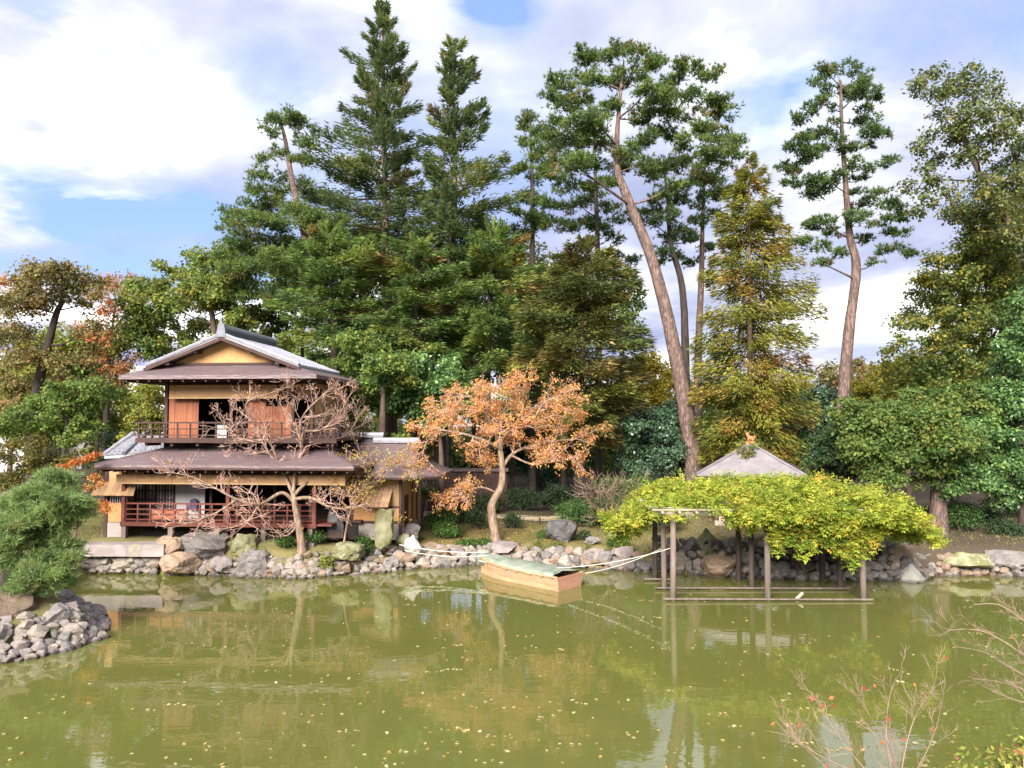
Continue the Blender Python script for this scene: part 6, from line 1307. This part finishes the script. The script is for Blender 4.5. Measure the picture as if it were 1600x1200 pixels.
for a in [(730, 848, 17, 29.6, AZ, 'round clipped azalea shrub at the lawn edge by the purple-grey boulder'), (756, 845, 11, 29.9, AZ, 'small low azalea beside the round clipped azalea'), (690, 800, 26, 32.5, AZ, 'bright green low shrub right of the wing wall'), (700, 820, 24, 31.0, AZ, 'low spreading shrub before the bright green shrub'),
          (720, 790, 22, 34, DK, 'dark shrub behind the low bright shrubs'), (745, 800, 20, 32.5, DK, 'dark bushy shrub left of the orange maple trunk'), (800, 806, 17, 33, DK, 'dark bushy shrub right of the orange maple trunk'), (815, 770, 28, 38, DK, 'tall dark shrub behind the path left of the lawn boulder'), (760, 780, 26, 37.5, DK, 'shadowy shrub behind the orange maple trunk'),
          (900, 785, 32, 33.0, GLOSS, 'rounded green shrub behind the dark lawn boulder'), (850, 833, 10, 30.8, AZ, 'small shrub at the left foot of the lawn boulder'), (912, 830, 10, 30.6, DK, 'small shrub at the right foot of the lawn boulder'), (965, 845, 18, 29.2, AZ, 'low shrub on the bank below the bare twiggy shrub'), (995, 745, 34, 34, GLOSS, 'light green bush left of the wisteria'), (955, 745, 30, 34.5, GLOSS, 'glossy bush behind the bare twiggy shrub'),
          (870, 765, 34, 38.5, DK, 'dark hedge bush behind the path gravel'), (940, 790, 22, 33.5, DK, 'dark low bush right of the rounded green shrub'), (1040, 790, 28, 32, DK, 'dark bush seen under the wisteria left end'), (447, 842, 15, 27.4, AZ, 'low green shrub at the left foot of the bare maple'), (492, 832, 16, 27.9, AZ, 'low green shrub behind the bare maple trunk'), (510, 868, 13, 26.9, BROAD_Y, 'yellow-green creeping shrub by the oblong boulder'),
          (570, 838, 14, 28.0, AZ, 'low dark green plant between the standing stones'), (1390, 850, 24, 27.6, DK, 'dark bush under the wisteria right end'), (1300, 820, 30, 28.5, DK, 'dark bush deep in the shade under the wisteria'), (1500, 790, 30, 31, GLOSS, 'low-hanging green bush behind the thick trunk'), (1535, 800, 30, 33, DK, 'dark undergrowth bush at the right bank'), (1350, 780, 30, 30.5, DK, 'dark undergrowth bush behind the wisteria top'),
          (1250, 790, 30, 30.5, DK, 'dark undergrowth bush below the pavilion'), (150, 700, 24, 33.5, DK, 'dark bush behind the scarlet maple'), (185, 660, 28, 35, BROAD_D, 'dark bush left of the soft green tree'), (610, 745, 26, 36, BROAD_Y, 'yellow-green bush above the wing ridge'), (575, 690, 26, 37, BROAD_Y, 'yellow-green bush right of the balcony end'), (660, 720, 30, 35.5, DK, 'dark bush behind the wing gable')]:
    shrub(*a)
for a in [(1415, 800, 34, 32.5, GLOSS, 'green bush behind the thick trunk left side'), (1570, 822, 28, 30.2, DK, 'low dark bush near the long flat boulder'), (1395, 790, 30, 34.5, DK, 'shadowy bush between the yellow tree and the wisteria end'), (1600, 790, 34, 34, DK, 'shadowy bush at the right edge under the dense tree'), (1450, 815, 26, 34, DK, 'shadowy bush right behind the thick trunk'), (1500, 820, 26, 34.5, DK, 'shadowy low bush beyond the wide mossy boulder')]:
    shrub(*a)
# ------------------------------------------------------------------ plants on the near bank
def front_bare(name, label, Y, mains, r0, seed, leafn, pal, rmin=0.0014, dens=9.0):
    rgt = random.Random(seed); P = at(mains[0][0][0], mains[0][0][1], Y); org = Vector((P.x, P.y, gz(P.x, P.y) - 0.05)); root = empty(name, org, label, 'shrub')
    tm = MB(); tw = MB(); tips = []
    def grow(p, d, ln, r, lev):
        k = 3; pts = [p]; q = p
        for i in range(k):
            d = (d + Vector((rgt.gauss(0, 0.2), rgt.gauss(0, 0.2), rgt.gauss(0.03, 0.14)))).normalized(); q = q + d * (ln / k); pts.append(q)
        tw.tube(pts, [max(rmin, r * (1 - 0.5 * i / k)) for i in range(k + 1)], 4, cap=False)
        if lev <= 0: tips.append(pts[-1]); return
        for j in range(2 if lev > 1 else 3):
            nd = (d + Vector((rgt.gauss(0, 0.5), rgt.gauss(0, 0.5), rgt.gauss(0.15, 0.4)))).normalized(); grow(pts[rgt.randint(1, 3)], nd, ln * rgt.uniform(0.5, 0.8), r * 0.65, lev - 1)
    for mi, ml in enumerate(mains):
        pts = [at(x, y, Y + dy) for x, y, dy in ml]
        if mi == 0: pts = [org] + pts[1:]
        S = smooth_line(pts, 5); n = len(S); ra = r0 if mi == 0 else r0 * 0.5; rads = [ra * (1 - 0.75 * i / (n - 1)) for i in range(n)]; tm.tube(S, rads, 6, rough=0.05)
        if mi == 0: continue
        L_ = sum((S[i + 1] - S[i]).length for i in range(n - 1))
        for j in range(int(L_ * dens) + 2):
            i = min(n - 2, int(rgt.uniform(0.15, 1) * (n - 1))); d = (S[i + 1] - S[i]).normalized()
            grow(S[i], (d + Vector((rgt.gauss(0, 0.5), rgt.gauss(0, 0.5), rgt.gauss(0.2, 0.35)))).normalized(), rgt.uniform(0.12, 0.25), rads[i] * 0.4, 2)
    tm.build('trunk', 'twig_grey', root, origin=org, smooth=True); o = tw.build('twigs', 'twig_grey', root, origin=org); o['kind'] = 'stuff'
    T = np.array([tuple(t) for t in tips]); T = T[RNG.random(len(T)) < leafn]; n = len(T)
    if n:
        A = unit(RNG.normal(0, 1, (n, 3)) + np.array([0, 0, -0.6])); B = unit(np.cross(A, rdir(n))); l = 0.05 * RNG.uniform(0.7, 1.3, n)
        np_mesh('leaves', rhombs(T, A, B, l, l * 0.7), 4, palette_cols(n, pal, 0.15), 'leaf', root, org)
REDS = [(3, (0.5, 0.10, 0.06)), (2, (0.55, 0.2, 0.07)), (1, (0.5, 0.36, 0.08))]
front_bare('bare_shrub', 'leafless pinkish shrub with a few red leaves at the bottom edge', 7.8,
    [[(1400, 1420, 0), (1400, 1290, 0), (1405, 1230, 0)], [(1402, 1250, 0), (1350, 1200, 0.2), (1310, 1150, 0.3), (1280, 1100, 0.3), (1240, 1055, 0.3)], [(1402, 1250, 0), (1395, 1180, -0.2), (1360, 1120, -0.3), (1330, 1075, -0.3)],
     [(1403, 1240, 0), (1415, 1170, 0.2), (1430, 1120, 0.3), (1460, 1075, 0.3)], [(1403, 1240, 0), (1440, 1190, -0.1), (1465, 1130, -0.2), (1470, 1090, -0.2)], [(1400, 1260, 0), (1330, 1230, -0.3), (1270, 1180, -0.4), (1225, 1140, -0.4)], [(1402, 1250, 0), (1385, 1150, 0.5), (1390, 1090, 0.6), (1400, 1060, 0.6)], [(1360, 1215, 0.2), (1300, 1190, 0.5), (1250, 1160, 0.6), (1210, 1110, 0.6)]], 0.013, 4, 0.06, REDS)
front_bare('bare_maple_branch', 'bare maple with fine upcurved branches reaching in at the right edge', 8.6,
    [[(1720, 1330, 0), (1710, 1200, 0), (1690, 1120, 0)], [(1695, 1140, 0), (1650, 1080, 0), (1590, 1050, 0.1), (1540, 1020, 0.2), (1490, 1010, 0.2)], [(1692, 1125, 0), (1640, 1060, -0.2), (1580, 1010, -0.3), (1530, 985, -0.3), (1480, 985, -0.3)], [(1690, 1120, 0), (1640, 1000, 0.3), (1600, 970, 0.4), (1560, 945, 0.4), (1520, 945, 0.4)],
     [(1696, 1150, 0), (1640, 1100, 0.3), (1580, 1070, 0.4), (1520, 1060, 0.4)], [(1700, 1170, 0), (1640, 1110, -0.3), (1590, 1095, -0.4), (1550, 1080, -0.4)]], 0.024, 9, 0.02, REDS, dens=7.0)
def front_bush():
    Y = 6.6; P = at(1590, 1215, Y); org = Vector((P.x, P.y, gz(P.x, P.y) - 0.05)); root = empty('azalea_bush', org, 'yellow-green leafy azalea bush in the bottom corner', 'shrub'); tm = MB(); cl = []
    for px, py, r, dy in [(1590, 1205, 40, 0), (1550, 1215, 38, 0.1), (1620, 1190, 40, 0.1), (1510, 1225, 34, 0), (1640, 1230, 50, 0), (1580, 1240, 50, 0.2), (1470, 1245, 34, 0.2), (1530, 1260, 50, -0.1), (1600, 1180, 20, -0.1), (1570, 1190, 20, 0)]:
        q = at(px, py, Y + dy); cl.append((q, r * Y / FPX)); tm.tube(bez(org, org.lerp(q, 0.5) + Vector((0, 0, -0.1)), q, 4), [0.02, 0.016, 0.012, 0.009, 0.006], 5, cap=False)
    tm.build('stems', 'twig_pink', root, origin=org); V, C = broad_leaves(cl, 0.05, [(3, (0.26, 0.30, 0.06)), (2, (0.36, 0.34, 0.08)), (1, (0.16, 0.22, 0.05)), (0.5, (0.4, 0.16, 0.1))], 0.9, 0.8, 0.5, 0.3, 0.7); np_mesh('foliage', V, 4, C, 'leaf', root, org)
front_bush()

# ------------------------------------------------------------------ fallen leaves
def floating_leaves():
    g = random.Random(12); P, S = [], []
    while len(P) < 720:
        px, py = g.uniform(-40, 1640), 905 + 300 * g.random() ** 1.25
        if g.random() > (0.95 if 450 < px < 1150 else 0.6): continue
        q = on_z(px, py, 0.006); s = pond_sdf(np.array([q.x]), np.array([q.y]))[0]
        if s > -0.25: continue
        c = 1 if g.random() < 0.86 else g.randint(3, 7)
        for _ in range(c): P.append((q.x + (g.gauss(0, 0.13) if c > 1 else 0), q.y + (g.gauss(0, 0.05) if c > 1 else 0), 0.006)); S.append(g.uniform(0.05, 0.1))
    P = np.array(P); n = len(P); a = RNG.uniform(0, 6.28, n); A = np.stack([np.cos(a), np.sin(a), RNG.uniform(0.0, 0.18, n)], 1); B = np.stack([-np.sin(a), np.cos(a), RNG.uniform(-0.1, 0.1, n)], 1); l = np.array(S)
    o = np_mesh('floating_leaves', rhombs(P, A, B, l, l * 0.75), 4, palette_cols(n, [(3, (0.66, 0.56, 0.26)), (2, (0.6, 0.42, 0.16)), (1, (0.74, 0.68, 0.46))], 0.12), 'leaf'); tag(o, 'small yellow fallen leaves floating all over the pond', 'leaves', kind='stuff')
    # on the lawn
    n = 9000; X = RNG.uniform(-7, 9, n); Y = RNG.uniform(28.2, 36, n); d = np.exp(-((X + 0.8) ** 2 / 9 + (Y - 30.5) ** 2 / 8)); k = (RNG.random(n) < 0.15 + 0.85 * d) & (pond_sdf(X, Y) > 0.7); X, Y = X[k], Y[k]; n = len(X)
    P = np.stack([X, Y, ground_h(X, Y) + 0.015], 1); a = RNG.uniform(0, 6.28, n); A = np.stack([np.cos(a), np.sin(a), RNG.uniform(0.05, 0.5, n)], 1); B = np.stack([-np.sin(a), np.cos(a), RNG.uniform(-0.2, 0.2, n)], 1); l = RNG.uniform(0.05, 0.11, n)
    o = np_mesh('leaf_litter', rhombs(P, A, B, l, l * 0.75), 4, palette_cols(n, [(3, (0.5, 0.25, 0.07)), (2, (0.55, 0.38, 0.14)), (1, (0.4, 0.15, 0.06))], 0.15), 'leaf'); tag(o, 'orange fallen leaves scattered over the lawn under the maple', 'leaves', kind='stuff')
    # grass blades on the lawn and banks
    n = 32000; X = RNG.uniform(-22, 22, n); Y = RNG.uniform(26, 37, n); k = (pond_sdf(X, Y) > 0.75) & ~((X < -3.2) & (X > -15) & (Y > 27.6)); X, Y = X[k], Y[k]; n = len(X)
    P = np.stack([X, Y, ground_h(X, Y) - 0.01], 1); A = unit(RNG.normal(0, 0.5, (n, 3)) + np.array([0, 0, 1.0])); B = unit(np.cross(A, rdir(n))); l = RNG.uniform(0.05, 0.12, n)
    o = np_mesh('grass', rhombs(P, A, B, l, l * 0.35), 4, palette_cols(n, [(3, (0.22, 0.19, 0.06)), (2, (0.14, 0.16, 0.04)), (1, (0.3, 0.25, 0.1))], 0.15), 'leaf'); tag(o, 'short yellowing grass on the lawn and banks', 'grass', kind='stuff')
floating_leaves()

# small ferns and grasses rooted between the shore stones
def shore_ferns():
    g = random.Random(31); cl = []
    for poly, n in ((SHORE[2:9], 34), (SHORE[8:15], 40), (SHORE[14:23], 34), ([(-15, 15.9)] + LEFT[:5], 20)):
        for _ in range(n):
            i = g.randint(0, len(poly) - 2); t = g.random(); x = poly[i][0] + (poly[i + 1][0] - poly[i][0]) * t; y = poly[i][1] + (poly[i + 1][1] - poly[i][1]) * t
            b = g.uniform(0.25, 0.95); nx = -(poly[i + 1][1] - poly[i][1]); ny = poly[i + 1][0] - poly[i][0]; q = math.hypot(nx, ny); cl.append((Vector((x + nx / q * b, y + ny / q * b, 0.16 + 0.62 * b)), g.uniform(0.08, 0.17)))
    V, C = broad_leaves(cl, 0.06, [(3, (0.12, 0.17, 0.04)), (2, (0.19, 0.19, 0.05)), (1, (0.3, 0.22, 0.08))], 1.0, 0.6, 0.4, 0.4, 0.6)
    tag(np_mesh('shore_undergrowth', V, 4, C, 'leaf'), 'small ferns and grasses rooted between the shore stones', 'plants', kind='stuff')
shore_ferns()
